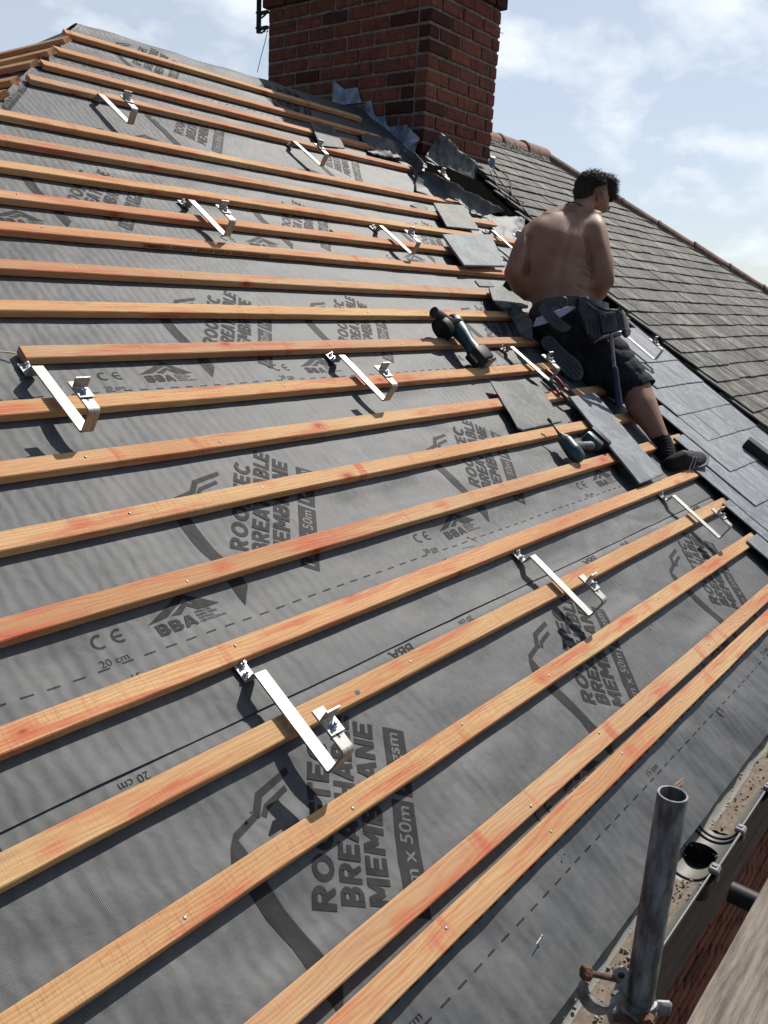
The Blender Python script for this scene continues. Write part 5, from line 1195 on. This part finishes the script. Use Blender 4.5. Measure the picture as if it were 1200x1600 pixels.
m_ = MB(); m_.lathe([(0, -.012), (.050, -.010), (.054, -.004), (.054, .020), (.050, .022), (.045, .016), (0, .014)], rp(694, 512, .062), ax_, 30); gp(m_, 'guard', M_blackplastic, gd, smooth=True, autos=35)
m_ = MB(); m_.lathe([(0, -.0145), (.047, -.0145), (.047, -.0125), (0, -.0125)], rp(694, 512, .062), ax_, 30); gp(m_, 'cutting_disc', M_greyplastic, gd)
m_ = MB(); m_.lathe([(.035, 0), (.036, .006), (.030, .010), (0, .010)], rp(711, 507, .085), (rp(722, 522, .075) - rp(709, 504, .075)), 20); m_.box(rp(718, 501, .10), (.03, .012, .006), Rb, bevel=.002); gp(m_, 'gear_head', M_hammer, gd, smooth=True, autos=40)
nrm = max([bx, -bx, by, -by, bz, -bz], key=lambda a: -a.dot(FWD)); tx = max([a for a in (bx, -bx, by, -by, bz, -bz) if abs(a.dot(nrm)) < .1], key=lambda a: a.dot(RIGHT)); ty = nrm.cross(tx)
lt = MB(); vs_t, fs_t, bb_t = text_geo('makita', 0.01); o_t = rp(749, 557, .058) + nrm * (.0381 if abs(nrm.dot(by)) > .9 else (.0481 if abs(nrm.dot(bz)) > .9 else .0371)) - tx * .024 - ty * .008
ov = [lt.bm.verts.new(o_t + tx * ((x - bb_t[0]) / (bb_t[1] - bb_t[0]) * .048) + ty * ((y - bb_t[2]) / (bb_t[3] - bb_t[2]) * .014)) for x, y in vs_t]
for f in fs_t:
    try: lt.bm.faces.new([ov[q] for q in f])
    except ValueError: pass
gp(lt, 'battery_lettering', M_white, gd)
# ---------------------------------------------------------------- impact driver
dr = empty('impact_driver', rp(900, 695, 0.02), 'small teal cordless impact driver with long socket bit beside the narrow slate strip', 'impact driver')
B = bmesh.new(); caps(B, [rp(880, 686, .050), rp(886, 692, .052), rp(896, 705, .050), rp(902, 712, .046)], [.022, .030, .033, .030], 8, 3); gp(fuse(B, .004, 2), 'housing', M_teal, dr, smooth=True)
m_ = MB(); m_.lathe([(.027, 0), (.024, .012), (.016, .020), (.012, .028), (.009, .034), (0, .034)], rp(882, 688, .050), rp(858, 655, .075) - rp(880, 686, .050), 18); gp(m_, 'nose', M_greyplastic, dr, smooth=True, autos=40)
m_ = MB(); m_.tube([rp(876, 681, .052), rp(868, 670, .060), rp(860, 659, .068)], [.0065, .0035, .0035], 10); m_.tube([rp(861, 660, .067), rp(856, 654, .072)], .0065, 6); gp(m_, 'socket_bit', M_blackplastic, dr, smooth=True, autos=40)
B = bmesh.new(); caps(B, [rp(897, 697, .045), rp(910, 696, .042), rp(922, 697, .040)], [.020, .0165, .021], 8, 3); gp(fuse(B, .004, 2), 'grip', M_greyplastic, dr, smooth=True)
cx = (rp(944, 704, .04) - rp(916, 678, .045)).normalized(); cy = (NN - cx * NN.dot(cx)).normalized(); cz = cx.cross(cy); Rc = Matrix((cx, cz, cy)).transposed()
m_ = MB(); m_.box(rp(926, 690, .040), (.088, .040, .052), Rc, bevel=.012, seg=2); gp(m_, 'battery_mount', M_teal, dr, smooth=True, autos=30)
m_ = MB(); m_.box(rp(934, 687, .040), (.104, .036, .060), Rc, bevel=.006, seg=2); gp(m_, 'battery', M_blackplastic, dr, smooth=True, autos=30)
# ---------------------------------------------------------------- tin snips
sn = empty('tin_snips', rp(875, 600, 0.03), 'tin snips with red and black handles lying above the narrow slate strip', 'snips')
m_ = MB(); m_.tube(smooth_path([rp(853, 578, .045), rp(860, 584, .046), rp(872, 594, .046), rp(883, 606, .042)]), [.007, .009, .0095, .010, .010, .010, .010, .010, .0095, .009, .008, .007, .006][:13], 10); gp(m_, 'handle', M_red, sn, smooth=True)
m_ = MB(); m_.tube(smooth_path([rp(848, 591, .040), rp(856, 597, .042), rp(866, 605, .042), rp(874, 613, .040)]), [.007, .009, .010, .010, .010, .010, .010, .010, .0095, .009, .0085, .008, .0075][:13], 10); gp(m_, 'handle', M_rubber, sn, smooth=True)
m_ = MB(); m_.tube([rp(870, 609, .042), rp(875, 615, .042), rp(873, 610, .046)], .009, 8); m_.lathe([(.013, 0), (.013, .006), (0, .006)], rp(874, 612, .038), NN, 14); gp(m_, 'handle_collar', M_red, sn, smooth=True, autos=40)
m_ = MB(); m_.tube([rp(881, 602, .040), rp(892, 613, .038), rp(902, 622, .036)], [.012, .010, .007], 6); m_.tube([rp(873, 611, .040), rp(884, 622, .037), rp(893, 632, .030)], [.009, .008, .004], 6); m_.lathe([(.011, 0), (.011, .006), (0, .007)], rp(884, 609, .046), NN, 12); gp(m_, 'blades', M_greyplastic, sn, smooth=True, autos=30)
# second battery tool behind the left arm
m_ = MB(); m_.box((0, 0, 0), (.075, .05, .05), bevel=.008); tag(m_.build('tool_battery', M_blackplastic, loc=rp(797, 447, .06), rot=ROOF), 'black tool battery half hidden behind the left elbow of the man', 'battery')
